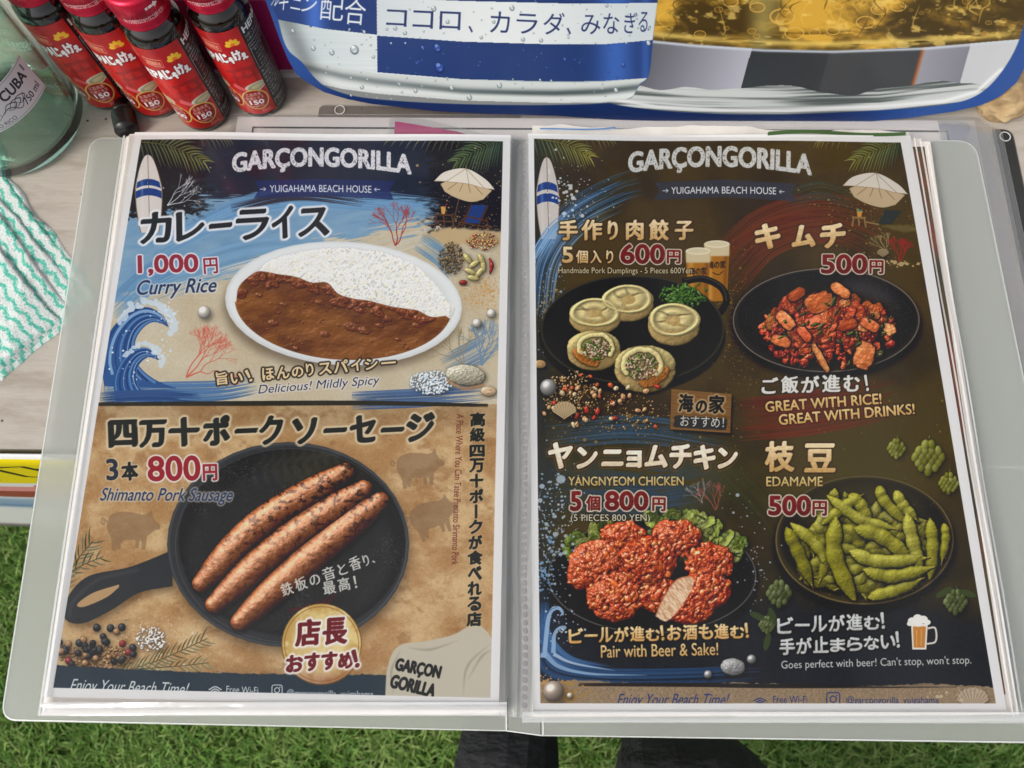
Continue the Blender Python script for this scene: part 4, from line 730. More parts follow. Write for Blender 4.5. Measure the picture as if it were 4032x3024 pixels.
    for ch, a, b, yb, h in (('枝', 1655, 1718, 1016, 66), ('豆', 1740, 1806, 1017, 62)): cv.text(ch, (a+2, yb-1), (b-2, yb-1), h-4, (240, 214, 168), nib=(3.4, 1.8, -.7), **gold())
    for t, a, b, yb, h in (('YANGNYEOM CHICKEN', 1229, 1479, 1046.5, 19), ('EDAMAME', 1658, 1779, 1048, 20)): cv.text(t, (a, yb), (b, yb), h, (234, 206, 142), bold=.7, grad=(212, 172, 100), out=[(1.6, (24, 18, 10), .6, 1)])
    cv.text('(5 PIECES 800 YEN)', (1234, 1128), (1406, 1128), 19, (226, 214, 180), bold=.3, out=[(1.6, (20, 16, 10), .7, 1)])
    def line(s, x0, x1, yl, yr, h, col, grad, nib):
        cw = {'！': .3, 'ー': .9, 'が': 1, 'い': .95}; ws = [cw.get(ch, 1) for ch in s]; tot = sum(ws)+.08*(len(s)-1); u = (x1-x0)/tot; x = x0
        for ch, w in zip(s, ws):
            yb = yl+(yr-yl)*(x-x0)/(x1-x0); hh = h*(.1 if ch == 'ー' else .82 if ch in 'りょらないむま' else 1); wd = u*w*(.94 if ch != '！' else .5)
            cv.text(ch, (x+u*.02, yb-(h*.42 if ch == 'ー' else 0)), (x+u*.02+wd, yb-(h*.42 if ch == 'ー' else 0)-.6), hh, col, nib=nib, grad=grad, out=[(2.2, (20, 14, 10), .75, 1)]); x += u*(w+.08)
    line('ビールが進む！お酒も進む！', 1230, 1624, 1388, 1376, 31, (242, 212, 156), (212, 160, 92), (1.8, 1, -.7)); cv.text('Pair with Beer & Sake!', (1300, 1420), (1554, 1414), 27, (240, 206, 146), bold=.7, grad=(218, 170, 104), out=[(2, (20, 14, 10), .7, 1)])
    line('ビールが進む！', 1682, 1918, 1367, 1356, 34, (216, 214, 206), (196, 192, 184), (1.9, 1, -.7)); line('手が止まらない！', 1687, 1950, 1413, 1397, 34, (216, 214, 206), (196, 192, 184), (1.9, 1, -.7))
    cv.text("Goes perfect with beer! Can't stop, won't stop.", (1691, 1449), (2100, 1438), 23, (206, 202, 192), bold=.3)
    cv.poly([(1970, 1346), (2006, 1346), (2003, 1402), (1973, 1402)], (232, 222, 204)); cv.poly([(1974, 1352), (2002, 1352), (1999.5, 1398), (1976, 1398)], (196, 130, 62)); cv.multi([ribbon(spline([(2006, 1356), (2022, 1356), (2023, 1384), (2004, 1390)], 20), 4)], (222, 212, 194))
    for x, y, q in ((1972, 1340, 9), (1984, 1334, 10), (1996, 1337, 10), (2005, 1343, 7), (1967, 1346, 6), (1985, 1345, 9)): cv.ell(x, y, q, q*.85, (234, 228, 214))
    for x in (1982, 1992): cv.stroke([(x, 1358), (x, 1394)], 2.4, (222, 164, 92), .8)
    nv = (44, 60, 112); cv.text('Enjoy Your Beach Time!', (1332, 1530), (1570, 1530), 32, nv, slant=.3, bold=.5); wifi(cv, 1644.6, 1522, 14, nv); cv.text('Free Wi-Fi', (1673, 1518), (1747, 1518), 15, nv, bold=.4); camera_icon(cv, 1803, 1510, 14, nv); cv.text('@garcongorilla_yuigahama', (1831, 1524), (2030, 1524), 20, nv, bold=.3)
    margins(cv, RQ)
    return cv

def paint_label():                                      # wrap of the small drink bottle, 97 x 58 mm, one unit = 0.1 mm
    cv = Canvas(970, 580, [(0, 0), (970, 0), (970, 580), (0, 580)], (200, 34, 30)); X, Y = cv.DX, cv.DY
    cv.img[:] = (lerp((206, 34, 28), (176, 20, 24), sstep(.35, .7, fbm(X/90, Y/90, 3)))/255.)
    cv.poly([(0, 0), (620, 0), (620, 60), (0, 40)], (150, 20, 22), .5, 20)
    for x in (210, 520):
        for p in ([(x-90, 250), (x, 232), (x+90, 250), (x+86, 270), (x, 256), (x-86, 270)], [(x-76, 292), (x+76, 292), (x+76, 310), (x-76, 310)], [(x-60, 262), (x-42, 262), (x-52, 440), (x-74, 440)], [(x+42, 262), (x+60, 262), (x+74, 440), (x+52, 440)], [(x-10, 262), (x+10, 262), (x+10, 300), (x-10, 300)]): cv.poly(p, (150, 22, 22), .75)
    def leaf(x, y, s):
        cv.multi([ellpts(x+s*.5*math.cos(a), y+s*.36*math.sin(a), s*.42, s*.26, a, 14) for a in np.linspace(-math.pi, 0, 5)], (242, 190, 44)); cv.ell(x, y, s*.3, s*.2, (236, 120, 40))
    leaf(536, 84, 44); leaf(180, 84, 44)
    for x0 in (300, -20):
        for i, (ch, w, h) in enumerate(zip('HEPAじゃけぇ', (34, 30, 32, 36, 36, 28, 38, 26), (52, 52, 52, 54, 56, 40, 58, 36))):
            x = x0+sum((34, 30, 32, 36, 36, 28, 38, 26)[:i])+i*3; yb = 214-i*5+(10 if ch in 'ゃぇ' else 0)
            cv.text(ch, (x, yb), (x+w, yb-2), h, (244, 240, 236), bold=4.5, out=[(6, (120, 12, 16), .8, 2)])
    cv.multi([ribbon([(372, 60), (468, 70), (466, 116), (370, 104), (372, 60)], 3)], (236, 190, 150)); cv.text('清涼飲料水', (380, 101), (458, 108), 28, (236, 190, 150), bold=1.)
    for x in (548, 330):
        cv.ell(x, 382, 64, 30, (214, 206, 190), 1, 1, -.1); cv.ell(x+4, 382, 52, 22, (150, 140, 104), 1, 3, -.1); cv.ell(x+10, 380, 40, 14, (196, 184, 140), 1, 3, -.1)
    cv.stroke([(430, 360), (470, 384), (500, 404)], [34, 26, 8], (226, 96, 100), .9, 2)
    for x in (514, 366):
        cv.ell(x, 470, 76, 74, (212, 170, 86)); cv.ell(x, 470, 68, 66, (150, 14, 20)); 
        cv.text('広島県産', (x-44, 444), (x+44, 442), 24, (236, 214, 190), bold=.8); cv.text('牡蠣エキス', (x-50, 472), (x+50, 470), 24, (236, 214, 190), bold=.8); cv.text('150' if x > 400 else '300', (x-40, 506), (x+40, 504), 30, (248, 244, 240), bold=2.4); cv.text('mg配合', (x-36, 530), (x+36, 528), 20, (236, 214, 190), bold=.8)
    cv.text('30mL', (520, 568), (580, 566), 20, (230, 150, 140), bold=.4)
    cv.poly([(600, 0), (862, 0), (862, 580), (600, 580)], (22, 20, 20)); rg = np.random.default_rng(3)
    cv.text('HEPAL', (616, 56), (790, 56), 36, (230, 228, 226), bold=2.2)
    def fine(x0, y0, x1, n, ls, h=14):
        for i in range(n):
            s = ''.join(rg.choice(list('ご飲用前によく振栄養成分表示エネルギー水飴糖類原材料名の保存方法びん'), int((x1-x0)/17))); cv.text(s, (x0, y0+i*ls+h), (x1, y0+i*ls+h), h, (196, 196, 198), bold=.5)
    fine(614, 70, 850, 2, 24, 18); fine(620, 136, 850, 1, 24); fine(630, 170, 700, 5, 24); fine(740, 190, 850, 4, 26); fine(614, 306, 850, 8, 24, 18)
    cv.multi([ribbon([(612, 126), (856, 126), (856, 290), (612, 290), (612, 126), (700, 126)], 3), ribbon([(612, 162), (856, 162)], 3), ribbon([(614, 520), (856, 520), (856, 572), (614, 572), (614, 520), (640, 520)], 3)], (190, 190, 192)); fine(630, 526, 840, 2, 22)
    cv.poly([(868, 200), (940, 200), (940, 540), (868, 540)], (232, 230, 228)); y = 206
    while y < 530: w = rg.uniform(2, 7); cv.poly([(872, y), (934, y), (934, y+w), (872, y+w)], (20, 20, 20)); y += w+rg.uniform(3, 7)
    return cv
def paint_rum():                                        # lower label of the big bottle, 97 x 25 mm
    cv = Canvas(970, 250, [(0, 0), (970, 0), (970, 250), (0, 250)], (214, 210, 220)); ink = (44, 46, 56)
    cv.multi([ribbon([(0, 12), (970, 12)], 3), ribbon([(0, 238), (970, 238)], 3)], (120, 124, 140))
    cv.text('RON', (470, 104), (600, 104), 60, ink, bold=2.4); cv.text('DE', (668, 104), (720, 104), 30, ink, bold=1.6); cv.text('CUBA', (748, 108), (922, 108), 62, ink, bold=2.6); cv.text('750 ml', (822, 214), (944, 208), 44, ink, bold=1.)
    for s, o in ((1, 0), (-1, 0)):
        for k in range(3): cv.stroke([(700+s*(8+k*30), 170), (716+s*(30+k*30), 128), (734+s*(56+k*30), 150), (716+s*(46+k*26), 176), (704+s*(30+k*30), 156)], [1, 5, 6, 4, 1], ink, .9)
    cv.stroke([(660, 190), (740, 150), (800, 200), (850, 130)], [1, 6, 5, 2], ink, .9); cv.text('PUERTO RICO', (560, 228), (742, 230), 24, ink, bold=.8)
    cv.poly([(930, 30), (942, 30), (942, 74), (930, 74)], (120, 124, 140))
    return cv
SW, SH = .52, .34                                       # poster panel, metres: x from .08, s from 0
def paint_standee():
    Q = [(-175.3, -2248.2), (5000.8, -2417.2), (2605.9, 267.8), (618.9, 263.2)]
    cv = Canvas(1820, 1190, Q, (38, 78, 150)); X, Y = cv.DX, cv.DY
    cv.img[:] = lerp((38, 78, 152), (18, 42, 94), sstep(120, 240, Y)*sstep(500, 800, X)*sstep(2000, 1750, X))/255.  # blue darkens at the lower middle: shading painted in with the print gradient
    can = spline([(560, -420), (575, -120), (586, 0), (600, 40), (612, 85), (626, 112), (652, 134), (684, 172), (715, 192), (787, 211), (945, 223), (1144, 227), (1302, 223), (1362, 211), (1380, 184), (1402, 159), (1411, 79), (1421, 0), (1430, -120), (1440, -420)], 200)
    mb = cv.polys([can]); m, (x0, y0, x1, y1) = mb; XX, YY = X[y0:y1, x0:x1], Y[y0:y1, x0:x1]
    xr = np.clip((XX-590)/(1415-590), 0, 1)
    band = lambda pts: np.interp(XX, [p[0] for p in pts], [p[1] for p in pts])
    silver = lerp((150, 166, 172), (204, 216, 220), np.clip(.5+.5*np.cos(np.clip((XX-790)/170, -1.7, 4.2)), 0, 1)); silver = lerp(silver, (224, 232, 234), np.exp(-((XX-880)/160)**2)*.8+np.exp(-((XX-1330)/50)**2)*.4); silver = silver+((fbm(XX/90, YY/2., 2)-.5)*14)[..., None]
    blue = lerp((36, 62, 122), (30, 56, 112), xr); blue = blue+(np.exp(-((XX-680)/22)**2)*70+np.exp(-((XX-1330)/40)**2)*60+np.exp(-((XX-1395)/10)**2)*40)[..., None]*np.array([.45, .7, 1.1])
    left = XX < 814.5+(YY-75)*.01
    b1 = band([(580, 36), (600, 42), (700, 62), (814, 75)]); b2 = band([(652, 128), (740, 146), (814, 156)]); bw0 = band([(814, -6), (1000, 2), (1250, 8), (1425, 6)]); bw1 = band([(814, 77), (1000, 90), (1200, 96), (1300, 96), (1415, 86)]); bb1 = band([(814, 156), (1000, 171), (1200, 176), (1300, 175), (1405, 168)])
    c = np.where((left & (YY < b1))[..., None], blue, silver); c = np.where((left & (YY < b1-190) & (YY > -1e9))[..., None], silver, c)
    r = ~left; top = bw0-110; c = np.where((r & (YY < bw0) & (YY > top))[..., None], blue, c); c = np.where((r & (YY > bw1) & (YY < bb1))[..., None], blue, c)
    wht = lerp((196, 208, 216), (226, 234, 236), np.exp(-((XX-1080)/260)**2)); c = np.where((r & (YY >= bw0) & (YY <= bw1))[..., None], wht, c)
    low = band([(640, 126), (740, 148), (814, 158), (1000, 173), (1200, 178), (1300, 177), (1405, 168)]); t = np.clip((YY-low)/48, 0, 1); rim = lerp((206, 214, 214), (70, 84, 86), np.exp(-((t-.42-.1*np.sin(XX/140))/.16)**2)*(.55+.45*np.exp(-((XX-1200)/260)**2))); rim = lerp(rim, (226, 234, 232), np.exp(-((t-.72)/.12)**2)*.7); rim = rim*(1-(t > .92)*.35)[..., None]
    c = np.where((YY > low)[..., None], rim, c)
    c = c*(1-.30*np.exp(-((XX-(618+np.maximum(YY-40, 0)*.45))/22)**2)*(YY > b1))[..., None]
    cv.comp((blur(m, .6), (x0, y0, x1, y1)), c)
    rg = np.random.default_rng(6); drops = [(786, 68, 6), (632, 66, 7), (676, 103, 8), (716, 112, 9), (764, 105, 15), (806, 122, 6), (900, 136, 5), (913, 103, 8), (944, 102, 14) , (936, 17, 9), (1105, 16, 9), (835, 62, 5), (853, 60, 7), (874, 70, 7), (966, 46, 7), (1066, 46, 6), (1039, 80, 6), (1129, 84, 7), (1168, 86, 7), (1310, 11, 6), (1220, 128, 6), (1346, 140, 7), (1400, 92, 8), (975, 189, 8), (1078, 183, 9), (1013, 209, 9), (1330, 194, 8), (862, 181, 6), (897, 195, 7), (781, 187, 7), (758, 168, 5), (948, 144, 17)]+[(rg.uniform(640, 1400), rg.uniform(0, 215), rg.uniform(1.5, 4)) for _ in range(150)]
    for x, y, q in drops:
        if x < 700 and y > 130: continue
        hb = r_is_blue = (x > 814 and 96 < y < 168) or (x < 814 and y < 60)
        d_, l_ = ((20, 38, 92), (120, 150, 220)) if hb else ((84, 98, 106), (244, 248, 248))
        cv.ell(x+q*.12, y+q*.18, q*.62, q*.7, d_, .85, .8, -.3); cv.ell(x+q*.08, y+q*.1, q*.48, q*.55, (52, 84, 160) if hb else (188, 200, 206), .9, .8, -.3); cv.ell(x-q*.1, y-q*.22, q*.26, q*.24, l_, .9, .5); cv.ell(x+q*.2, y+q*.36, q*.2, q*.12, l_, .6, .5)
    dk = (38, 52, 104)
    for ch, x0, x1, yb, h in (('コ', 834, 878, 58, 36), ('コ', 891, 935, 62, 38), ('ロ', 949, 994, 65, 39), ('、', 1010, 1021, 71, 14), ('カ', 1058, 1100, 72, 46), ('ラ', 1115, 1160, 74, 43), ('ダ', 1173, 1218, 76, 48), ('、', 1222, 1233, 75, 14), ('み', 1255, 1296, 75, 42), ('な', 1302, 1336, 74, 44), ('ぎ', 1347, 1374, 73, 46), ('る', 1378, 1397, 70, 44), ('。', 1398, 1402, 67, 11)): cv.text(ch, (x0, yb-2), (x1, yb), h, dk, bold=.9)
    wt = (222, 230, 236)
    for ch, x0, x1, yb, h in (('ア', 574, 582, 2, 40), ('ル', 585, 598, 16, 44), ('ギ', 600, 621, 24, 46), ('ニ', 627, 648, 22, 22), ('ン', 650, 682, 28, 34), ('配', 690, 740, 46, 52), ('合', 742, 788, 55, 56)): cv.text(ch, (x0, yb-4), (x1, yb), h, wt, bold=1.3)
    # the glass beside the can
    out = spline([(1440, -420), (1430, -60), (1421, 0), (1411, 80), (1402, 160), (1380, 186), (1362, 212), (1316, 222), (1420, 238), (1560, 246), (1700, 247), (1900, 238), (2040, 226), (2110, 206), (2160, 160), (2200, 90), (2222, 0), (2240, -120), (2250, -420)], 160)
    mb = cv.polys([out]); m, (x0, y0, x1, y1) = mb; XX, YY = X[y0:y1, x0:x1], Y[y0:y1, x0:x1]
    surf = np.interp(XX, [1400, 1500, 1650, 1800, 2000, 2212], [86, 96, 106, 109, 102, 84])
    n = fbm(XX/70+3, YY/26, 5); amber = lerp((70, 54, 20), (214, 168, 62), sstep(.3, .72, fbm(XX/80+3+.5*fbm(XX/40, YY/30, 3), YY/40+fbm(XX/50+9, YY/30, 3), 4, .5)+.10*np.sin(XX/95+1.2))); amber = lerp(amber, (244, 214, 120), sstep(.6, .76, fbm(XX/26+8, YY/16, 3))*.6); amber = lerp(amber, (236, 206, 110), np.exp(-((YY-surf+14)/7)**2)*.75*sstep(.3, .6, fbm(XX/60, YY/6, 3)+.1)); amber = lerp(amber, (66, 50, 20), np.exp(-((YY-surf+34)/9)**2)*.7*sstep(.35, .6, fbm(XX/90+4, YY/9, 3))); amber = lerp(amber, (210, 196, 120), sstep(1700, 1640, XX+(YY-60)*.3)*sstep(1600, 1650, XX)*.5)
    g = np.full(XX.shape+(3,), 96.); xs = XX+(YY-120)*.28
    for a, b, c1, c2 in ((1400, 1620, (96, 98, 108), (176, 178, 192)), (1620, 1790, (48, 54, 58), (54, 58, 62)), (1790, 1990, (66, 68, 72), (60, 64, 68)), (1990, 2090, (150, 152, 164), (128, 130, 142)), (2090, 2400, (196, 200, 206), (206, 210, 214))):
        k = ((xs >= a) & (xs < b)); t = np.clip((xs-a)/(b-a), 0, 1); g = np.where(k[..., None], lerp(c1, c2, t), g)
    g = lerp(g, (170, 90, 40), np.exp(-((xs-1990)/4)**2)*.8)
    s2 = np.interp(XX, [1360, 1500, 1700, 1900, 2100], [196, 206, 210, 206, 186]); rim = lerp((196, 202, 202), (70, 80, 80), sstep(.35, .75, fbm(XX/260+8, (YY-s2)/5+XX/900, 2))*.9); g = np.where((YY > s2-14+(fbm(XX/120, YY*0, 2)-.5)*40)[..., None], rim, g)
    e2 = np.interp(XX, [1316, 1420, 1560, 1700, 1900, 2040, 2110, 2160], [222, 238, 246, 247, 238, 226, 206, 160]); g = lerp(g, (236, 240, 242), np.exp(-((YY-e2+8)/5)**2)*.9)
    c = np.where((YY < surf)[..., None], amber, g); c = lerp(c, (200, 208, 220), np.exp(-((YY-surf-3)/3.)**2)*.9)
    cv.comp((blur(m, .6), (x0, y0, x1, y1)), c)
    for x, y, q in [(1636, 16, 16), (1512, 74, 12), (1716, 72, 20), (1760, 70, 12), (1800, 66, 14), (1870, 48, 20), (1900, 20, 18), (1940, 14, 16), (1578, 4, 16), (1690, 36, 26)]+[(rg.uniform(1440, 2190), rg.uniform(-10, 86), rg.uniform(3, 10)) for _ in range(40)]: cv.ring(x, y, q, q*.62, q*.16, (224, 180, 84), .75); cv.ell(x, y, q*.7, q*.4, (180, 132, 44), .35, 2)
    for i in range(60):
        x = rg.uniform(1430, 2190); y = rg.uniform(0, 80); cv.stroke([(x, y), (x+rg.uniform(-30, 30), y-rg.uniform(10, 30)), (x+rg.uniform(-20, 40), y-rg.uniform(30, 60))], [1, 4, 1], (226, 186, 90) if i % 2 else (70, 50, 16), .5, .8)
    mb = cv.polys([out]); can_m = cv.polys([can])
    return cv
def paint_banner():                                     # printed strip on the front edge of the table
    cv = Canvas(1600, 680, [(0, 0), (1600, 0), (1600, 680), (0, 680)], (240, 240, 236)); X, Y = cv.DX, cv.DY
    cv.poly([(0, 18), (1600, 18), (1600, 165), (0, 165)], (248, 226, 16))
    rg = np.random.default_rng(2)
    for x in range(20, 1600, 190):
        for k in range(3): cv.multi([ribbon([(x+k*36, 70+k*6), (x+30+k*36, 60), (x+50+k*36, 130), (x+10+k*36, 120), (x+k*36, 70+k*6)], 7)], (30, 28, 20))
        cv.stroke([(x+120, 64), (x+160, 100), (x+124, 140)], 12, (30, 28, 20))
    cv.poly([(0, 190), (1600, 190), (1600, 225), (0, 225)], (232, 150, 150)); cv.poly([(0, 225), (1600, 225), (1600, 275), (0, 275)], (160, 66, 60))
    for x in range(60, 1600, 260): cv.ell(x, 186, 70, 18, (200, 40, 44))
    cv.poly([(0, 290), (1600, 290), (1600, 380), (0, 380)], (150, 176, 206), 1, 14); cv.poly([(0, 350), (1600, 350), (1600, 372), (0, 372)], (96, 130, 176), .8, 8); cv.poly([(0, 640), (1600, 600), (1600, 680), (0, 680)], (196, 176, 186), 1, 6)
    return cv

# ---------------------------------------------------------------- materials
def s2l(c):
    c = np.asarray(c, np.float32); return np.where(c <= .04045, c/12.92, ((c+.055)/1.055)**2.4)
def l2s(c): return np.where(c <= .0031308, c*12.92, 1.055*np.power(np.maximum(c, 1e-6), 1/2.4)-.055)
def C8(r, g, b, k=1.): return tuple(float(v)*k for v in s2l(np.array([r, g, b])/255.))+(1,)
def to_image(name, cv, white, veil):
    a = np.ones((cv.H, cv.W, 4), np.float32); l = (s2l(np.clip(cv.img, 0, 1))-veil)/(s2l(np.array(white)/255.)-veil)*.75
    a[..., :3] = l2s(np.clip(l, .004, .86))[::-1]
    im = bpy.data.images.new(name, cv.W, cv.H); im.pixels.foreach_set(a.ravel()); im.update(); im.pack(); return im
class Mat:
    def __init__(s, name):
        s.m = bpy.data.materials.new(name); s.m.use_nodes = True; s.t = s.m.node_tree; s.b = s.t.nodes['Principled BSDF']; s.out = s.t.nodes['Material Output']
    def n(s, ty, **kw):
        q = s.t.nodes.new('ShaderNode'+ty)
        for k, v in kw.items():
            if hasattr(q, k): setattr(q, k, v)
            else: q.inputs[k].default_value = v
        return q
    def l(s, a, b): s.t.links.new(a, b)
    def set(s, **kw):
        for k, v in kw.items(): s.b.inputs[k.replace('_', ' ')].default_value = v
        return s
    def noise(s, scale, detail=5, coord='Object', stretch=(1, 1, 1), rough=.55):
        tc = s.n('TexCoord'); mp = s.n('Mapping'); mp.inputs['Scale'].default_value = stretch; s.l(tc.outputs[coord], mp.inputs[0])
        t = s.n('TexNoise'); t.inputs['Scale'].default_value = scale; t.inputs['Detail'].default_value = detail; t.inputs['Roughness'].default_value = rough; s.l(mp.outputs[0], t.inputs['Vector']); return t.outputs['Fac']
    def ramp(s, fac, stops):
        r = s.n('ValToRGB'); e = r.color_ramp.elements
        while len(e) < len(stops): e.new(.5)
        for q, (p, c) in zip(e, stops): q.position = p; q.color = c
        s.l(fac, r.inputs[0]); return r.outputs[0]
    def bump(s, h, strength, dist, node=None):
        b = s.n('Bump'); b.inputs['Strength'].default_value = strength; b.inputs['Distance'].default_value = dist; s.l(h, b.inputs['Height']); s.l(b.outputs[0], (node or s.b).inputs['Normal']); return b
def plain(name, col, rough=.5, **kw): return Mat(name).set(Base_Color=col, Roughness=rough, **kw).m
def mottled(name, c1, c2, scale, rough=.6, bump=0, stretch=(1, 1, 1), detail=6):
    M = Mat(name); f = M.noise(scale, detail, stretch=stretch); M.l(M.ramp(f, [(.3, c1), (.7, c2)]), M.b.inputs['Base Color']); M.set(Roughness=rough)
    if bump: M.bump(f, bump, .001)
    return M.m
def printed(name, im, rough=.45, spec=.15):
    M = Mat(name); t = M.n('TexImage'); t.image = im; t.extension = 'EXTEND'; M.l(t.outputs[0], M.b.inputs['Base Color']); M.set(Roughness=rough); M.b.inputs['Specular IOR Level'].default_value = spec
    M.bump(M.noise(60, 3), .12, .0012); return M.m
def film(name, gloss=.06, milk=.04, bscale=26, bstr=.25, tint=(1, 1, 1, 1)):
    M = Mat(name); M.t.nodes.remove(M.b); tr = M.n('BsdfTransparent'); tr.inputs[0].default_value = tint; gl = M.n('BsdfGlossy'); gl.inputs['Roughness'].default_value = .12
    df = M.n('BsdfDiffuse'); df.inputs[0].default_value = (.85, .86, .87, 1); fr = M.n('Fresnel'); fr.inputs[0].default_value = 1.45
    mu = M.n('Math', operation='MULTIPLY_ADD'); sm = M.noise(9, 6, stretch=(1, .35, 1)); mm_ = M.n('Math', operation='MULTIPLY_ADD'); M.l(sm, mm_.inputs[0]); mm_.inputs[1].default_value = .16*min(1, milk*8+.35); mm_.inputs[2].default_value = milk-.075*min(1, milk*8+.35); mm_.use_clamp = True  # stretched noise adds milky streaks that stand in for soft glare
    M.l(fr.outputs[0], mu.inputs[0]); mu.inputs[1].default_value = .5; mu.inputs[2].default_value = gloss-.050; mu.use_clamp = True
    m1 = M.n('MixShader'); M.l(mm_.outputs[0], m1.inputs[0]); M.l(tr.outputs[0], m1.inputs[1]); M.l(df.outputs[0], m1.inputs[2])
    m2 = M.n('MixShader'); M.l(mu.outputs[0], m2.inputs[0]); M.l(m1.outputs[0], m2.inputs[1]); M.l(gl.outputs[0], m2.inputs[2]); M.l(m2.outputs[0], M.out.inputs[0])
    if bstr: M.bump(M.noise(bscale, 3), bstr, .004, gl)
    return M
def frosted(name, tint, haze, rough=.32):
    M = Mat(name); M.t.nodes.remove(M.b); rf = M.n('BsdfRefraction'); rf.inputs['IOR'].default_value = 1.25; rf.inputs['Roughness'].default_value = rough; rf.inputs[0].default_value = (.96, .97, .96, 1)
    df = M.n('BsdfDiffuse'); df.inputs[0].default_value = tint; tl = M.n('BsdfTranslucent'); tl.inputs[0].default_value = tint; gl = M.n('BsdfGlossy'); gl.inputs['Roughness'].default_value = .35
    f = M.noise(900, 2); ad = M.n('MixShader'); ad.inputs[0].default_value = .45; M.l(df.outputs[0], ad.inputs[1]); M.l(tl.outputs[0], ad.inputs[2])
    hz = M.n('Math', operation='MULTIPLY_ADD'); M.l(f, hz.inputs[0]); hz.inputs[1].default_value = .05; hz.inputs[2].default_value = haze-.025
    tp = M.n('BsdfTransparent'); tp.inputs[0].default_value = (.97, .98, .97, 1); m0 = M.n('MixShader'); m0.inputs[0].default_value = .5; M.l(rf.outputs[0], m0.inputs[1]); M.l(tp.outputs[0], m0.inputs[2])
    m1 = M.n('MixShader'); M.l(hz.outputs[0], m1.inputs[0]); M.l(m0.outputs[0], m1.inputs[1]); M.l(ad.outputs[0], m1.inputs[2])
    m2 = M.n('MixShader'); m2.inputs[0].default_value = .05; M.l(m1.outputs[0], m2.inputs[1]); M.l(gl.outputs[0], m2.inputs[2]); M.l(m2.outputs[0], M.out.inputs[0]); return M.m

# ---------------------------------------------------------------- object helpers
def mesh(name, v, f, mats, parent=None, uv=None, mi=None, smooth=False):
    me = bpy.data.meshes.new(name); me.from_pydata([tuple(map(float, p)) for p in v], [], [tuple(map(int, q)) for q in f])
    for m in (mats if isinstance(mats, (list, tuple)) else [mats]): me.materials.append(m)
    if uv is not None:
        L = me.uv_layers.new(name='UVMap'); vi = np.zeros(len(me.loops), np.int32); me.loops.foreach_get('vertex_index', vi); L.data.foreach_set('uv', np.asarray(uv, np.float32)[vi].ravel())
    if mi is not None: me.polygons.foreach_set('material_index', np.asarray(mi, np.int32))
    if smooth: me.polygons.foreach_set('use_smooth', np.ones(len(me.polygons), bool))
    me.update(); o = bpy.data.objects.new(name, me); COL.objects.link(o)
    if parent: o.parent = parent; o.matrix_parent_inverse = parent.matrix_world.inverted()
    return o
def tag(o, label=None, cat=None, group=None, kind=None):
    for k, v in (('label', label), ('category', cat), ('group', group), ('kind', kind)):
        if v: o[k] = v
    return o
def thing(name, label, cat, loc, group=None):
    o = bpy.data.objects.new(name, None); COL.objects.link(o); o.location = loc; o.empty_display_size = .02; bpy.context.view_layer.update(); return tag(o, label, cat, group)
def smooth_by(o, ang=40):
    bm = bmesh.new(); bm.from_mesh(o.data); 
    for e in bm.edges: e.smooth = not (len(e.link_faces) == 2 and e.calc_face_angle(0) > math.radians(ang))
    for f in bm.faces: f.smooth = True
    bm.to_mesh(o.data); bm.free(); return o
def quad_grid(q, nx, ny, zf=None):                       # q: tl, tr, br, bl corners (x, y, z)
    q = [np.array(p, float) for p in q]; v, uv, f = [], [], []
    for j in range(ny+1):
        for i in range(nx+1):
            u, t = i/nx, j/ny; p = (q[0]*(1-u)+q[1]*u)*(1-t)+(q[3]*(1-u)+q[2]*u)*t
            if zf: p = p+np.array([0, 0, zf(u, t)])
            v.append(p); uv.append((u, 1-t))
    for j in range(ny):
        for i in range(nx): a = j*(nx+1)+i; f.append((a+nx+1, a+nx+2, a+1, a))
    return v, f, uv
def slab(name, pts, z0, z1, mats, parent=None, edge=1):   # outline extruded from z0 to z1; mats[0] faces, mats[1] rim
    n = len(pts); v = [(x, y, z1) for x, y in pts]+[(x, y, z0) for x, y in pts]
    a = sum(pts[i][0]*pts[(i+1) % n][1]-pts[(i+1) % n][0]*pts[i][1] for i in range(n))
    idx = list(range(n)) if a > 0 else list(range(n))[::-1]
    f = [tuple(idx), tuple(i+n for i in idx[::-1])]+[(idx[k]+n, idx[(k+1) % n]+n, idx[(k+1) % n], idx[k]) for k in range(n)]
    return mesh(name, v, f, mats, parent, mi=[0, 0]+[min(edge, len(mats)-1) if isinstance(mats, (list, tuple)) else 0]*n)
def rounded(pts, r, n=8):
    out = []; m = len(pts); r = list(r) if np.ndim(r) else [r]*m
    for i in range(m):
        p, a, b = np.array(pts[i][:2], float), np.array(pts[i-1][:2], float), np.array(pts[(i+1) % m][:2], float)
        if r[i] <= 0: out.append(tuple(p)); continue
        u, w = (a-p)/np.linalg.norm(a-p), (b-p)/np.linalg.norm(b-p); s, e = p+u*r[i], p+w*r[i]
        for t in np.linspace(0, 1, n): out.append(tuple((1-t)**2*s+2*t*(1-t)*p+t*t*e))
    return out
def lathe(name, prof, n, mat, parent=None, c=(0, 0), smooth=True, uvz=None, closed=False, cols=None, th0=0, th1=None):
    full = th1 is None; th1 = 2*math.pi if full else th1; m = n if full else n+1; v, f, uv, mi = [], [], [], []
    for r, z in prof:
        for i in range(m):
            t = th0+(th1-th0)*i/n; v.append((c[0]+r*math.sin(t), c[1]-r*math.cos(t), z)); uv.append((i/n, 0 if uvz is None else (z-uvz[0])/(uvz[1]-uvz[0])))
    for j in range(len(prof)-1):
        for i in range(n): k = (i+1) % m; f.append((j*m+i, j*m+k, (j+1)*m+k, (j+1)*m+i)); mi.append(cols[j] if cols else 0)
    return mesh(name, v, f, mat, parent, uv, mi, smooth)
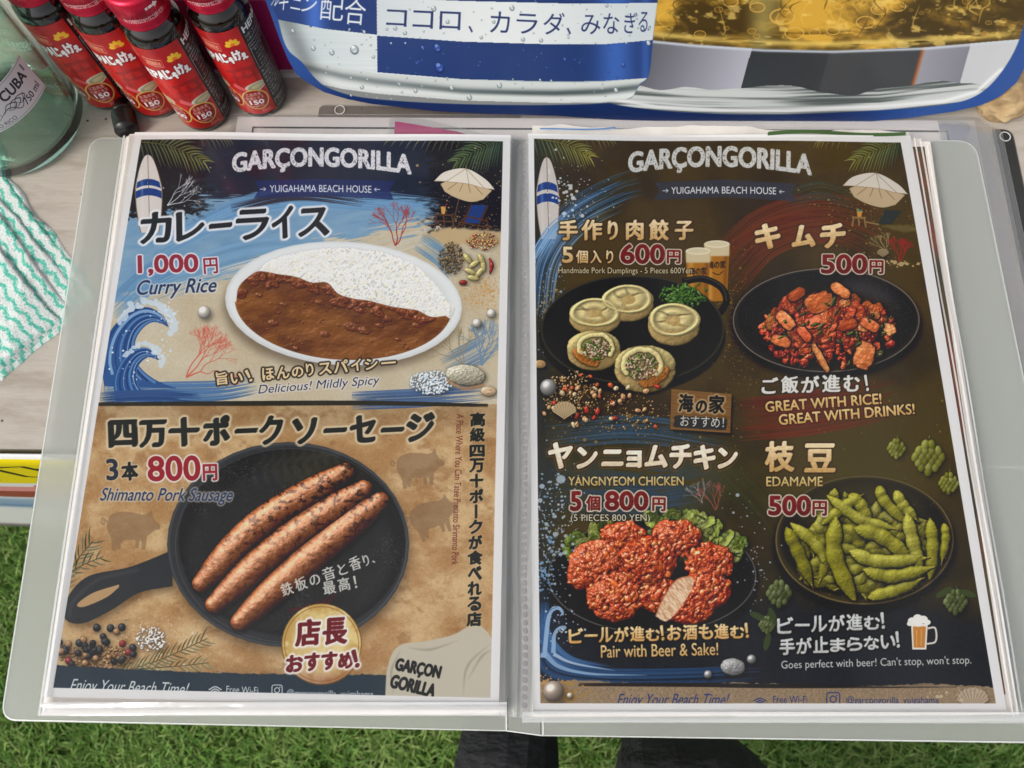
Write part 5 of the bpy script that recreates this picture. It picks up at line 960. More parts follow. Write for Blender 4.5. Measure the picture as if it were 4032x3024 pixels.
def tube(name, pts, rad, mat, parent=None, n=16, caps=True):
    P = [Vector(p) for p in pts]; v, f = [], []
    for i, p in enumerate(P):
        t = (P[min(i+1, len(P)-1)]-P[max(i-1, 0)]).normalized(); a = t.orthogonal() if i == 0 else a0-t*a0.dot(t); a = a.normalized(); a0 = a; b = t.cross(a); r = rad[i] if np.ndim(rad) else rad
        for k in range(n): q = 2*math.pi*k/n; v.append(p+a*r*math.cos(q)+b*r*math.sin(q))
    for i in range(len(P)-1):
        for k in range(n): f.append((i*n+k, i*n+(k+1) % n, (i+1)*n+(k+1) % n, (i+1)*n+k))
    if caps: f.append(tuple(range(n))[::-1]); f.append(tuple((len(P)-1)*n+k for k in range(n)))
    return mesh(name, v, f, mat, parent, smooth=True)
ZT = -.012                                               # top of the table
ZF = -.70                                                # the turf

# ---------------------------------------------------------------- ground
turf_m = mottled('turf_backing_mat', C8(46, 74, 26), C8(60, 92, 34), 40, .9)
tag(mesh('ground', [(-4, -4, ZF), (5, -4, ZF), (5, 5, ZF), (-4, 5, ZF)], [(0, 1, 2, 3)], turf_m), kind='structure')
def blades(n, x0, x1, y0, y1, seed):
    r = np.random.default_rng(seed); x = r.uniform(x0, x1, n); y = r.uniform(y0, y1, n); keep = np.abs(x-(-.345+.004*np.sin(y*60))) > .007; x, y = x[keep], y[keep]; n = len(x)
    a = r.uniform(0, 6.283, n); h = r.uniform(.012, .030, n); w = r.uniform(.0006, .0011, n); ln = r.uniform(.3, 1.15, n)*h; b = a+1.57+r.normal(0, .5, n)
    V = np.zeros((n, 5, 3), np.float32); dx, dy = np.cos(a)*w, np.sin(a)*w; lx, ly = np.cos(b)*ln, np.sin(b)*ln
    V[:, 0] = np.c_[x-dx, y-dy, np.full(n, ZF)]; V[:, 1] = np.c_[x+dx, y+dy, np.full(n, ZF)]; V[:, 2] = np.c_[x+dx*.9+lx*.4, y+dy*.9+ly*.4, ZF+h*.65]; V[:, 3] = np.c_[x-dx*.9+lx*.4, y-dy*.9+ly*.4, ZF+h*.65]; V[:, 4] = np.c_[x+lx, y+ly, ZF+h*.92]
    me = bpy.data.meshes.new('artificial_turf'); me.vertices.add(n*5); me.vertices.foreach_set('co', V.ravel()); base = np.arange(n)[:, None]*5
    loops = np.concatenate([(base+[0, 1, 2, 3]), (base+[3, 2, 4])], 1).ravel(); me.loops.add(n*7); me.loops.foreach_set('vertex_index', loops.astype(np.int32))
    st = np.stack([np.arange(n)*7, np.arange(n)*7+4], 1).ravel(); me.polygons.add(n*2); me.polygons.foreach_set('loop_start', st.astype(np.int32)); me.update(calc_edges=True)
    M = Mat('turf_blade_mat'); g = M.n('NewGeometry'); f2 = M.noise(9, 4); mm = M.n('Math', operation='MULTIPLY_ADD'); M.l(g.outputs['Random Per Island'], mm.inputs[0]); mm.inputs[1].default_value = .7
    M.l(f2, mm.inputs[2]); M.l(M.ramp(mm.outputs[0], [(.35, C8(60, 98, 38)), (.62, C8(94, 140, 54)), (.85, C8(118, 158, 68)), (1., C8(142, 164, 92))]), M.b.inputs['Base Color']); M.set(Roughness=.5)
    me.materials.append(M.m); o = bpy.data.objects.new('artificial_turf', me); COL.objects.link(o); tag(o, kind='stuff')
blades(330000, -1.0, 1.25, -.42, .42, 3)

# ---------------------------------------------------------------- table
M = Mat('weathered_wood_mat'); f1 = M.noise(14, 8, stretch=(1, 9, 1)); f2 = M.noise(90, 6, stretch=(1, 2.5, 1)); mx = M.n('Math', operation='MULTIPLY_ADD'); M.l(f2, mx.inputs[0]); mx.inputs[1].default_value = .5; M.l(f1, mx.inputs[2])
fL = M.noise(5, 4); mL = M.n('Math', operation='MULTIPLY_ADD'); M.l(fL, mL.inputs[0]); mL.inputs[1].default_value = .5; M.l(mx.outputs[0], mL.inputs[2])
c = M.ramp(mL.outputs[0], [(.50, C8(148, 137, 125)), (.78, C8(162, 152, 140)), (1., C8(178, 170, 159))]); sp = M.n('TexVoronoi'); sp.inputs['Scale'].default_value = 70; tc = M.n('TexCoord'); M.l(tc.outputs['Object'], sp.inputs['Vector'])
dk = M.n('Math', operation='LESS_THAN'); M.l(sp.outputs['Distance'], dk.inputs[0]); dk.inputs[1].default_value = .055; mc = M.n('MixRGB'); M.l(dk.outputs[0], mc.inputs[0]); M.l(c, mc.inputs[1]); mc.inputs[2].default_value = C8(84, 66, 52); M.l(mc.outputs[0], M.b.inputs['Base Color']); M.set(Roughness=.75); M.bump(mx.outputs[0], .5, .0015)
wood_m = M.m
table = thing('table', 'weathered pale grey wooden table under the open menu and bottles', 'table', (.2, .5, ZF))
tt = slab('tabletop', rounded([(-.9, .1185), (1.3, .1185), (1.3, .86), (-.9, .86)], .006, 4), ZT-.03, ZT, [wood_m], table)
for sx in (-.84, 1.24):
    for sy in (.17, .80): slab('leg', [(sx-.025, sy-.025), (sx+.025, sy-.025), (sx+.025, sy+.025), (sx-.025, sy+.025)], ZF, ZT-.03, [wood_m], table)

# printed strip hung on the front edge
cvb = paint_banner(); bim = to_image('banner_print', cvb, (240, 240, 238), .0)
v, f, uv = quad_grid([(-.62, .1155, -.0095), (.50, .1155, -.0095), (.50, .1165, -.335), (-.62, .1165, -.335)], 40, 12, None)
v = [np.array(p)+[0, .002*math.sin(p[0]*19)*min(1, max(0, (-.02-p[2])*6)), 0] for p in v]
ban = mesh('hanging_banner', v, f, printed('banner_mat', bim, .35, .5), uv=uv, smooth=True); tag(ban, 'yellow, red and white printed banner hung on the front edge of the table', 'banner')
sol = ban.modifiers.new('thickness', 'SOLIDIFY'); sol.thickness = .0012; sol.offset = 1

# ---------------------------------------------------------------- clear folder under the menu
paper_m = mottled('sheet_paper_mat', C8(222, 216, 214), C8(230, 225, 222), 30, .7); ink_m = plain('frame_ink_mat', C8(34, 30, 40), .5)
clear_m = film('clear_plastic_mat', .07, .05, 18, .2).m; edge_m = plain('plastic_edge_mat', (.86, .88, .87, 1), .25); edge_m.node_tree.nodes['Principled BSDF'].inputs['Alpha'].default_value = .8  # near-white edge colour stands in for light caught by cut plastic
dark_clear = film('shaded_plastic_mat', .07, .03, 18, .2, (.30, .29, .24, 1)).m  # dark tint paints in the shadow the right-hand strip lies in
fold = thing('clear_folder', 'clear plastic folder holding a black framed white sheet, lying under the menu', 'folder', (.26, .2, ZT))
tl, tr, br, bl = (.0518, .3150), (.4712, .3135), (.4775, .003), (.047, .003)
v, f, uv = quad_grid([(*tl, -.0108), (*tr, -.0108), (*br, -.0108), (*bl, -.0108)], 4, 4); sh = mesh('sheet', v, f, paper_m, fold)
fr = []
x0, x1, yt = .0610, .4555, .3085
fr = [[(x0, yt), (x1, yt-.0015), (x1, yt-.0027), (x0, yt-.0012)], [(x0, yt-.0012), (x0+.001, yt-.0012), (x0-.002, .012), (x0-.003, .012)], [(x1-.0012, yt-.0027), (x1, yt-.0027), (x1+.0063, .012), (x1+.0051, .012)]]
v = [(x, y, -.01065) for q in fr for x, y in q]; mesh('printed_frame', v, [(k*4+3, k*4+2, k*4+1, k*4) for k in range(3)], ink_m, sh)
slab('pocket_film', rounded([(.047, .3165), (.4765, .3160), (.4862, .001), (.043, .001)], [.004, .007, .004, .004]), -.0104, -.0102, [clear_m, edge_m], fold)
for k, dx in enumerate((.0, .0035, .007)): slab('pocket_film', rounded([(.45, .313-.001*k), (.4775+dx, .3125-.002*k), (.487+dx, .001), (.45, .001)], [0, .006, .004, 0]), -.0101+.0002*k, -.01+.0002*k, [clear_m, edge_m], fold)
slab('binder_strip', rounded([(.4800, .3085), (.4915, .3080), (.4990, .010), (.4890, .010)], [.001, .0055, .003, .001]), -.0118, -.0112, [dark_clear, edge_m], fold)
slab('binder_strip', rounded([(.0985, .3235), (.215, .3215), (.215, .300), (.0975, .300)], [.004, .002, 0, 0]), -.0118, -.0112, [film('grey_plastic_mat', .07, .05, 18, .2, (.80, .78, .76, 1)).m, edge_m], fold)
for hx, hy in ((.4868, .3035), (.1105, .3200)): lathe('punched_hole', [(.0031, -.0111), (.0031, -.01095), (.0026, -.01095), (.0026, -.0111)], 24, edge_m, fold, (hx, hy))
pl = thing('pink_leaflet', 'magenta printed leaflet in a clear sleeve, peeping out above the left menu page', 'leaflet', (.16, .28, -.0102))
slab('paper', [(.1432, .3117), (.1790, .3050), (.206, .296), (.206, .22), (.1432, .22)], -.0100, -.00985, [mottled('magenta_print_mat', C8(176, 24, 106), C8(190, 34, 116), 30, .4)], pl)
slab('sleeve', rounded([(.1395, .3146), (.160, .3128), (.2120, .2985), (.214, .22), (.1395, .22)], [.004, .002, .003, .002, .002]), -.0097, -.0095, [clear_m, edge_m], pl)

# ---------------------------------------------------------------- the open menu
menu = thing('menu_book', 'open clear file menu with printed food pages of a beach house', 'menu', (.22, .15, -.009))
cov_m = frosted('frosted_cover_mat', (.74, .765, .72, 1), .48, .36)
CO = [(-0.0307, 0.2995, -0.0085), (0.2049, 0.2994, -0.0085), (0.2232, 0.2994, -0.0085), (0.4684, 0.2993, -0.0085), (0.4469, -0.0111, -0.0085), (0.2296, -0.0127, -0.0085), (0.2129, -0.0110, -0.0085), (-0.0220, -0.0109, -0.0085)]
CO[4] = (.4795, CO[4][1]-.0003, CO[4][2])
cover = slab('cover', rounded([CO[0], CO[1], CO[6], CO[7]], [.009, 0, 0, .008], 12), -.0093, -.0085, [cov_m, edge_m], menu)
slab('cover', rounded([CO[2], CO[3], CO[4], CO[5]], [0, .011, .008, 0], 12), -.0093, -.0085, [cov_m, edge_m], menu)
spine = slab('spine', [(CO[1][0]+.0009, CO[1][1]), (CO[2][0]-.0009, CO[2][1]), (CO[5][0]-.0009, CO[5][1]), (CO[6][0]+.0009, CO[6][1])], -.0093, -.0086, [cov_m, edge_m], menu)
def rim_glint(pts, w=.0007):  # thin pale strip painted as the bright line of light along the cover's edge
    P_ = np.array(pts); d1 = np.roll(P_, -1, 0)-P_; d1 /= np.linalg.norm(d1, axis=1)[:, None]; d0 = np.roll(d1, 1, 0); t = d0+d1; t /= np.linalg.norm(t, axis=1)[:, None]; nr = np.c_[-t[:, 1], t[:, 0]]
    c = P_.mean(0); s = np.sign(((c-P_)*nr).sum(1)); Q = P_+nr*s[:, None]*w; n = len(P_); v = [(x, y, -.0086) for x, y in P_]+[(x, y, -.00842) for x, y in Q]
    f = [(i, (i+1) % n, n+(i+1) % n, n+i) for i in range(n)]; mesh('rim_glint', v, f, edge_m, menu)
for o_, pts in ((cover, rounded([CO[0], CO[1], CO[6], CO[7]], [.009, 0, 0, .008], 12)), (spine, rounded([CO[2], CO[3], CO[4], CO[5]], [0, .011, .008, 0], 12)), (spine, [tuple(CO[k][:2]) for k in (1, 2, 5, 6)])): rim_glint(pts)
cvl = paint_left(); cvr = paint_right()
VEIL = .015
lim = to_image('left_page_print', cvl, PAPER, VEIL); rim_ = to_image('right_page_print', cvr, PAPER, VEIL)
def wav(a, s): return lambda u, t: a*math.sin(u*9+s)*math.exp(-t*9)+.0004*math.sin(u*4+t*5+s)
LQ3 = [(-0.0008, 0.2974, 0.0000), (0.2099, 0.2962, 0.0000), (0.2097, -0.0002, 0.0000), (0.0008, 0.0005, 0.0000)]
RQ3 = [(0.2195, 0.2959, 0.0010), (0.4287, 0.2965, 0.0010), (0.4357, 0.0021, 0.0010), (0.2251, -0.0022, 0.0010)]
v, f, uv = quad_grid(LQ3, 40, 56, wav(.0006, 0)); mesh('page', v, f, printed('left_page_mat', lim), menu, uv, smooth=True)
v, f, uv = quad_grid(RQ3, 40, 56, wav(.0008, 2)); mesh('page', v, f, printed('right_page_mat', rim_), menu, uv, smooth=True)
back_m = mottled('back_paper_mat', C8(222, 216, 208), C8(230, 224, 216), 20, .6)
def sheet(q, m, a=.0003, s=0, uvs=False):
    v, f, uv = quad_grid(q, 30, 30, wav(a, s)); return mesh('under_page', v, f, m, menu, uv, smooth=True)
sheet([(-0.0042, 0.2970, -0.0018), (0.2085, 0.2971, -0.0018), (0.2106, -0.0015, -0.0018), (0.0009, -0.0025, -0.0018)], back_m, .0004, 1)
sheet([(-0.0068, 0.2966, -0.0035), (0.2105, 0.2967, -0.0035), (0.2122, -0.0029, -0.0035), (0.0009, -0.0062, -0.0035)], back_m, .0003, 2)
sheet([(-0.0086, 0.2965, -0.0052), (0.2100, 0.2963, -0.0052), (0.2124, -0.0037, -0.0052), (-0.0011, -0.0076, -0.0052)], back_m, .0003, 3)
# right side: a wrinkled older sheet standing out above, a second printed page standing out to the right
M = Mat('old_sheet_mat'); M.l(M.ramp(M.noise(60, 6), [(.3, C8(214, 208, 200)), (.7, C8(232, 228, 222))]), M.b.inputs['Base Color']); M.set(Roughness=.55); old_m = M.m
v, f, uv = quad_grid([(0.2218, 0.3047, -0.0020), (0.4298, 0.2999, -0.0020), (0.4220, 0.1872, -0.0020), (0.2230, 0.1854, -0.0020)], 90, 24)
r_ = np.random.default_rng(3)
def crinkle(p, u, t):
    k = math.exp(-t*14); e = .0030*(vnoise(np.array([u*9.3]), np.array([1.]))[0]-.45)+.0016*(vnoise(np.array([u*26.]), np.array([4.]))[0]-.5)
    return (p[0], p[1]+e*k, p[2]+k*.0035*(vnoise(np.array([u*8.]), np.array([7.+t*6]))[0]-.5))
v = [crinkle(p, uv[i][0], 1-uv[i][1]) for i, p in enumerate(v)]
old = mesh('under_page', v, f, old_m, menu, uv, smooth=True)
def strip(q, col, nm='printed_band'):
    v, f, uv = quad_grid(q, 40, 1); v = [(p[0], p[1]+.0006*math.sin(p[0]*70), p[2]+.0012*math.sin(p[0]*90)) for p in v]; return mesh(nm, v, f, plain(nm+'_mat', col, .5), old)
strip([(0.2260, 0.2993, 0.0012), (0.2679, 0.3016, 0.0012), (0.2678, 0.3007, 0.0012), (0.2260, 0.2984, 0.0012)], C8(84, 134, 186)); strip([(0.3514, 0.2982, 0.0012), (0.4255, 0.2982, 0.0012), (0.4252, 0.2961, 0.0012), (0.3499, 0.2958, 0.0012)], C8(62, 92, 48))
M = Mat('second_print_mat'); f1 = M.noise(26, 5); M.l(M.ramp(f1, [(.3, C8(44, 40, 32)), (.48, C8(88, 72, 38)), (.6, C8(128, 66, 40)), (.75, C8(160, 130, 90))]), M.b.inputs['Base Color']); M.set(Roughness=.5)
sheet([(0.2219, 0.2945, -0.0010), (0.4392, 0.2932, -0.0010), (0.4397, 0.0030, -0.0010), (0.2261, -0.0027, -0.0010)], back_m, .0003, 4)
v, f, uv = quad_grid([(0.2296, 0.2891, -0.0007), (0.4355, 0.2898, -0.0007), (0.4368, 0.0094, -0.0007), (0.2310, 0.0057, -0.0007)], 20, 20, wav(.0003, 4)); mesh('under_page', v, f, M.m, menu, uv, smooth=True)
sheet([(0.2209, 0.2970, -0.0030), (0.4346, 0.2965, -0.0030), (0.4416, 0.0015, -0.0030), (0.2261, -0.0036, -0.0030)], back_m, .0003, 5); sheet([(0.2209, 0.2977, -0.0050), (0.4403, 0.2967, -0.0050), (0.4435, 0.0006, -0.0050), (0.2248, -0.0046, -0.0050)], back_m, .0003, 6)
# clear pockets
pock_m = film('pocket_film_mat', .052, .006, 14, .4).m; weld_m = film('pocket_weld_mat', .11, .46, 30, .35).m
def pocket(q, dz, weld):
    q = [np.array(p)+[0, 0, dz] for p in q]; v, f, uv = quad_grid(q, 40, 56, lambda u, t: .0005*math.sin(u*7+t*3)*math.sin(t*6)+.0007*math.sin(u*9)*math.exp(-t*9)); p = mesh('pocket', v, f, pock_m, menu, uv, smooth=True)
    a, b = q[3], q[2]; d = np.array([0, weld, 0]); v, f, uv = quad_grid([a+d+[0, 0, .0004], b+d+[0, 0, .0004], b+[0, 0, .0001], a+[0, 0, .0001]], 60, 4, lambda u, t: .0005*math.sin(t*9+u*3)+.00006*math.sin(u*60)); mesh('weld', v, f, weld_m, p, uv, smooth=True)
pocket([(-0.0056, 0.2943, 0.0000), (0.2112, 0.2938, 0.0000), (0.2134, -0.0036, 0.0000), (0.0014, -0.0075, 0.0000)], .0012, .0058)
pocket([(0.2188, 0.2944, 0.0010), (0.4313, 0.2939, 0.0010), (0.4448, -0.0023, 0.0010), (0.2203, -0.0061, 0.0010)], .0012, .0046)
for (a, b) in (((-0.0056, 0.2943, 0.0000), (0.0014, -0.0075, 0.0000)), ((-0.0030, 0.2943, 0.0000), (0.0033, -0.0063, 0.0000))):
    a, b = np.array(a), np.array(b); v, f, uv = quad_grid([a+[-.0006, 0, .0014], a+[.0006, 0, .0017], b+[.0006, 0, .0017], b+[-.0006, 0, .0014]], 1, 40, lambda u, t: .0002*math.sin(t*9)); mesh('pocket_edge', v, f, weld_m, menu, uv, smooth=True)
for (a, b, w) in (((0.4324, 0.2930, 0.0010), (0.4395, 0.0009, 0.0010), .0004), ((0.4362, 0.2894, 0.0000), (0.4421, -0.0013, 0.0000), .0003), ((0.4293, 0.2939, 0.0010), (0.4372, -0.0005, 0.0010), .0003)):
    a, b = np.array(a), np.array(b); v, f, uv = quad_grid([a+[-w, 0, .0013], a+[w, 0, .0018], b+[w, 0, .0018], b+[-w, 0, .0013]], 1, 40, lambda u, t: .0004*math.sin(t*17)); mesh('pocket_edge', v, f, weld_m, menu, uv, smooth=True)
# gutter between the pages: folded film with a row of perforations
M = film('gutter_film_mat', .10, .20, 40, .6); tcn = M.n('TexCoord'); sx = M.n('SeparateXYZ'); M.l(tcn.outputs['UV'], sx.inputs[0])
def mth(op, a, b): 
    q = M.n('Math', operation=op); [M.l(x, q.inputs[i]) if hasattr(x, 'is_linked') else setattr(q.inputs[i], 'default_value', x) for i, x in enumerate((a, b))]; return q.outputs[0]
du = mth('DIVIDE', mth('SUBTRACT', sx.outputs[0], .76), .085); dv = mth('MULTIPLY', mth('SUBTRACT', mth('FRACT', mth('MULTIPLY', sx.outputs[1], 83.), 0), .5), 2.6)
hole = mth('LESS_THAN', mth('ADD', mth('MULTIPLY', du, du), mth('MULTIPLY', dv, dv)), 1.); surf_in = M.out.inputs[0].links[0].from_socket; dd = M.n('BsdfDiffuse'); dd.inputs[0].default_value = (.24, .22, .24, 1); ms = M.n('MixShader'); M.l(mth('MULTIPLY', hole, .85), ms.inputs[0]); M.l(surf_in, ms.inputs[1]); M.l(dd.outputs[0], ms.inputs[2]); M.l(ms.outputs[0], M.out.inputs[0])
prof = [(0, .0016), (.12, .0006), (.3, -.0035), (.42, -.004), (.5, -.0022), (.53, .0014), (.56, -.0012), (.7, -.0006), (.84, .0016), (1, .0022)]
a0, a1, b0, b1 = [np.array(p) for p in ((0.2097, 0.2929, 0.0000), (0.2199, 0.2930, 0.0000), (0.2098, -0.0043, 0.0000), (0.2252, -0.0045, 0.0000))]
v, uv, f = [], [], []; NY = 90
for j in range(NY+1):
    t = j/NY
    for (u, z) in prof: p = (a0*(1-u)+a1*u)*(1-t)+(b0*(1-u)+b1*u)*t; v.append((p[0]+.0003*math.sin(t*23)*(u > .2)*(u < .9), p[1], z+.0004*math.sin(t*31+u*9)-(.0025*math.exp(-t*30) if .2 < u < .9 else 0))); uv.append((u, 1-t))
n = len(prof); f = [((j+1)*n+i, (j+1)*n+i+1, j*n+i+1, j*n+i) for j in range(NY) for i in range(n-1)]
mesh('gutter_film', v, f, M.m, menu, uv, smooth=True)

# ---------------------------------------------------------------- poster stand
TA = math.radians(14); B0 = Vector((0, .3125, ZT)); UP = Vector((0, math.sin(TA), math.cos(TA))); NB = Vector((0, math.cos(TA), -math.sin(TA)))
OUT = [(0.2660, 0.0023), (0.2349, 0.0049), (0.1981, 0.0061), (0.1667, 0.0080), (0.1461, 0.0110), (0.1307, 0.0132), (0.1182, 0.0164), (0.1062, 0.0212), (0.0984, 0.0277), (0.0936, 0.0332), (0.0914, 0.0427), (0.0901, 0.0552), (0.0894, 0.0672), (0.0887, 0.0775), (0.0888, 0.0923), (0.0910, 0.1084)]
OUTR = [(0.2876, 0.0014), (0.3140, 0.0004), (0.3456, -0.0005), (0.3745, -0.0009), (0.4029, -0.0001), (0.4326, 0.0038), (0.4563, 0.0084), (0.4695, 0.0130), (0.4767, 0.0190), (0.4811, 0.0282), (0.4803, 0.0423), (0.4747, 0.0616), (0.4694, 0.0770), (0.4593, 0.1006)]
xs = OUT[-1]; xe = OUTR[-1]
outl = OUTR+[(xe[0]+.002, .18), (xe[0], .26), (xe[0]-.02, .315), (xe[0]-.08, .325), (.33, .325), (.27, .31), (.19, .325), (.10, .315), (xs[0]+.004, .27), (xs[0]-.002, .16)]+OUT[::-1]
smn = min(s for _, s in outl)
cvs = paint_standee(); sim = to_image('poster_print', cvs, (232, 234, 236), .0)
n = len(outl); v = [B0+Vector((x, 0, 0))+UP*(s-smn*0) for x, s in outl]+[B0+Vector((x, 0, 0))+UP*s+NB*.004 for x, s in outl]
uv = [((x-.08)/.52, s/.34) for x, s in outl]*2
sp = thing('poster_stand', 'blue edged cardboard standee printed with a silver can and an iced drink', 'standee', (.33, .3125, ZT))
area = sum(outl[i][0]*outl[(i+1) % n][1]-outl[(i+1) % n][0]*outl[i][1] for i in range(n)); idx = list(range(n)) if area > 0 else list(range(n))[::-1]
post_m = printed('poster_mat', sim, .28, .5); card_m = plain('cardboard_mat', C8(176, 150, 118), .8); brd_m = plain('blue_edge_mat', C8(34, 66, 136), .4)
mesh('panel', v, [tuple(idx), tuple(i+n for i in idx[::-1])]+[(idx[k]+n, idx[(k+1) % n]+n, idx[(k+1) % n], idx[k]) for k in range(n)], [post_m, card_m, brd_m], sp, uv, [0, 1]+[2]*n)
for x in (.22, .42):
    q = B0+Vector((x, 0, 0))+NB*.0045; p1, p2, p3 = q+UP*.02, q+UP*.22, Vector((x, q.y+.13, ZT)); v = [p+Vector((d, 0, 0)) for d in (-.001, .001) for p in (p1, p2, p3)]; mesh('easel_leg', v, [(0, 1, 2), (5, 4, 3), (0, 3, 4, 1), (1, 4, 5, 2), (2, 5, 3, 0)], card_m, sp)

# ---------------------------------------------------------------- four small drink bottles
cvk = paint_label(); kim = to_image('bottle_print', cvk, (226, 222, 220), .0)
M = Mat('brown_glass_mat'); M.set(Base_Color=(.006, .003, .002, 1), Roughness=.06); M.b.inputs['Coat Weight'].default_value = .6; glass_b = M.m
lab_m = printed('bottle_label_mat', kim, .32, .5)
cap_m = Mat('cap_mat').set(Base_Color=C8(204, 26, 60), Roughness=.3, Metallic=.55).m; white_ink = plain('white_ink_mat', C8(246, 232, 234), .5)
def bottle(cx, cy, rot, label):
    t = thing('drink_bottle', label, 'bottle', (cx, cy, ZT), 'small brown glass drink bottles with red labels'); r = .0150
    lathe('glass_body', [(.0, ZT), (.0125, ZT), (.0144, ZT+.001), (r, ZT+.0035), (r, .0605), (.0149, .0624), (.0144, .0648), (.0125, .0674), (.0112, .0690), (.0106, .0750), (.0106, .082)], 48, glass_b, t, (cx, cy))
    lathe('label', [(r+.00012, -.0075), (r+.00018, -.0072), (r+.00018, .0592), (r+.00012, .0595)], 64, lab_m, t, (cx, cy), uvz=(-.0075, .0595), th0=rot-math.radians(222.7), th1=rot-math.radians(222.7)+2*math.pi*.9999)
    pr = [(.0112, 0.0693), (.0129, 0.0695), (.0134, 0.0707), (.0127, 0.0715), (.0134, 0.0724), (.0127, 0.0732), (.0134, 0.0741), (.0129, 0.0748), (.0129, 0.0781), (.0136, 0.0788), (.0136, 0.0865), (.0131, 0.0877), (.0115, 0.0883), (.0, 0.0885)]
    cap = lathe('cap', pr, 72, cap_m, t, (cx, cy)); me = cap.data
    for vv in me.vertices:
        if .0786 < vv.co.z < .0866:
            a = math.atan2(vv.co.x-cx, -(vv.co.y-cy)); 
            k = 1+.028*math.cos(a*36); vv.co.x = cx+(vv.co.x-cx)*k; vv.co.y = cy+(vv.co.y-cy)*k
    wv, wf = [], []
    def wrap(s, a0, a1, z0, z1, rad):
        gv, gt = glyph_tris(s); mn, mxx = gv.min(0), gv.max(0); k0 = len(wv)
        for p in (gv-mn)/(mxx-mn): a = a0+(a1-a0)*p[0]; wv.append((cx+rad*math.sin(a), cy-rad*math.cos(a), z0+(z1-z0)*p[1]))
        wf.extend([tuple(int(i)+k0 for i in q) for q in gt])
    A = rot-.5
    wrap('キャップの切り口でのケガにご注意ください', A-.9, A+.75, .0751, .0779, .01305)
    k0 = len(wv); az = .0827
    for (a, z) in ((-.2, -.0005), (.14, -.0005), (.14, -.0016), (.3, .0002), (.14, .002), (.14, .0009), (-.2, .0009)): wv.append((cx+.01402*math.sin(A+a+.3), cy-.01402*math.cos(A+a+.3), az+z))
    wf.append(tuple(range(k0, k0+7))); mesh('cap_lettering', wv, wf, white_ink, cap)
    return t
for cx, cy, a, lb in ((-.0255, .3338, 48, 'red labelled drink bottle leftmost of four, right beside the big green bottle'), (.0040, .3285, 48, 'red labelled drink bottle second from left, just above the black marker'), (.0325, .3200, 57, 'red labelled drink bottle nearest to the menu, third from left'), (.0642, .3298, 44, 'red labelled drink bottle rightmost of four, beside the blue poster stand')):
    bottle(cx, cy, math.radians(a), lb)

# ---------------------------------------------------------------- big green glass bottle
rb = thing('glass_bottle', 'large green tinted glass bottle with white paper labels beside the small bottles', 'bottle', (-.0770, .3130, ZT)); rc = (-.0770, .3130)
M = Mat('green_glass_mat'); M.set(Base_Color=(.74, .94, .84, 1), Roughness=.015, IOR=1.48); M.b.inputs['Transmission Weight'].default_value = 1; glass_g = M.m
R0 = .0394
outp = [(.0, ZT+.0045), (.020, ZT+.003), (.030, ZT+.0005), (.034, ZT), (.0368, ZT+.001), (R0, ZT+.004), (R0, .135), (.0375, .150), (.033, .168), (.024, .186), (.017, .200), (.0145, .212), (.014, .258), (.0155, .259), (.0155, .268), (.0135, .269)]
inp = [(.0105, .269), (.0105, .212), (.0135, .198), (.021, .183), (.030, .166), (.0345, .149), (.0355, .135), (.0355, ZT+.012), (.033, ZT+.0085), (.022, ZT+.0075), (.0, ZT+.0095)]
lathe('glass_body', outp+inp, 96, glass_g, rb, rc)
rum = to_image('rum_print', paint_rum(), (236, 232, 238), .0); a0 = math.radians(-64); a1 = math.radians(82)
lathe('label', [(R0+.0002, .0275), (R0+.0002, .0525)], 64, printed('rum_label_mat', rum, .5, .3), rb, rc, uvz=(.0275, .0525), th0=a0, th1=a1)
vv, ff = [], []; nn = 40
for i in range(nn):
    t = 2*math.pi*i/nn; 
    for k in (1., .93): vv.append((rc[0]+(R0+.0003)*math.sin(math.radians(34)+k*.62*math.cos(t)), rc[1]-(R0+.0003)*math.cos(math.radians(34)+k*.62*math.cos(t)), .088+k*.024*math.sin(t)))
lab_w = plain('oval_label_mat', C8(226, 210, 216), .5); ring_m = plain('oval_ring_mat', C8(150, 130, 140), .5)
cvn = len(vv); 
mesh('oval_label', vv, [((2*i) , (2*((i+1) % nn)), (2*((i+1) % nn)+1), (2*i+1)) for i in range(nn)]+[], [lab_w], rb)
v3, f3 = [], []
for q, k in enumerate(np.linspace(0, .93, 9)):
    for i in range(nn): t = 2*math.pi*i/nn; a = math.radians(34)+k*.62*math.cos(t); v3.append((rc[0]+(R0+.00025)*math.sin(a), rc[1]-(R0+.00025)*math.cos(a), .088+k*.024*math.sin(t)))
for q in range(8):
    for i in range(nn): f3.append((q*nn+i, (q+1)*nn+i, (q+1)*nn+(i+1) % nn, q*nn+(i+1) % nn))
mesh('oval_label', v3, f3, [plain('oval_centre_mat', C8(214, 198, 206), .5)], rb)

# ---------------------------------------------------------------- black marker
bk = plain('black_plastic_mat', (.012, .011, .012, 1), .32)
mk = thing('marker_pen', 'black marker pen lying between the small bottles and the menu', 'pen', (-.0128, .315, ZT))
A_, B_ = Vector((-.0182, .3275, ZT+.0045)), Vector((-.0085, .3025, ZT+.0068)); d_ = (B_-A_)
tube('cap', [A_, A_+d_*.05, A_+d_*.38, A_+d_*.42, A_+d_*.55], [.0022, .0032, .0040, .0054, .0062], bk, mk, 28)
tube('barrel', [A_+d_*(.56+k*.03) for k in range(16)], [.0064+(.00025 if k % 2 else 0) for k in range(16)], bk, mk, 28)

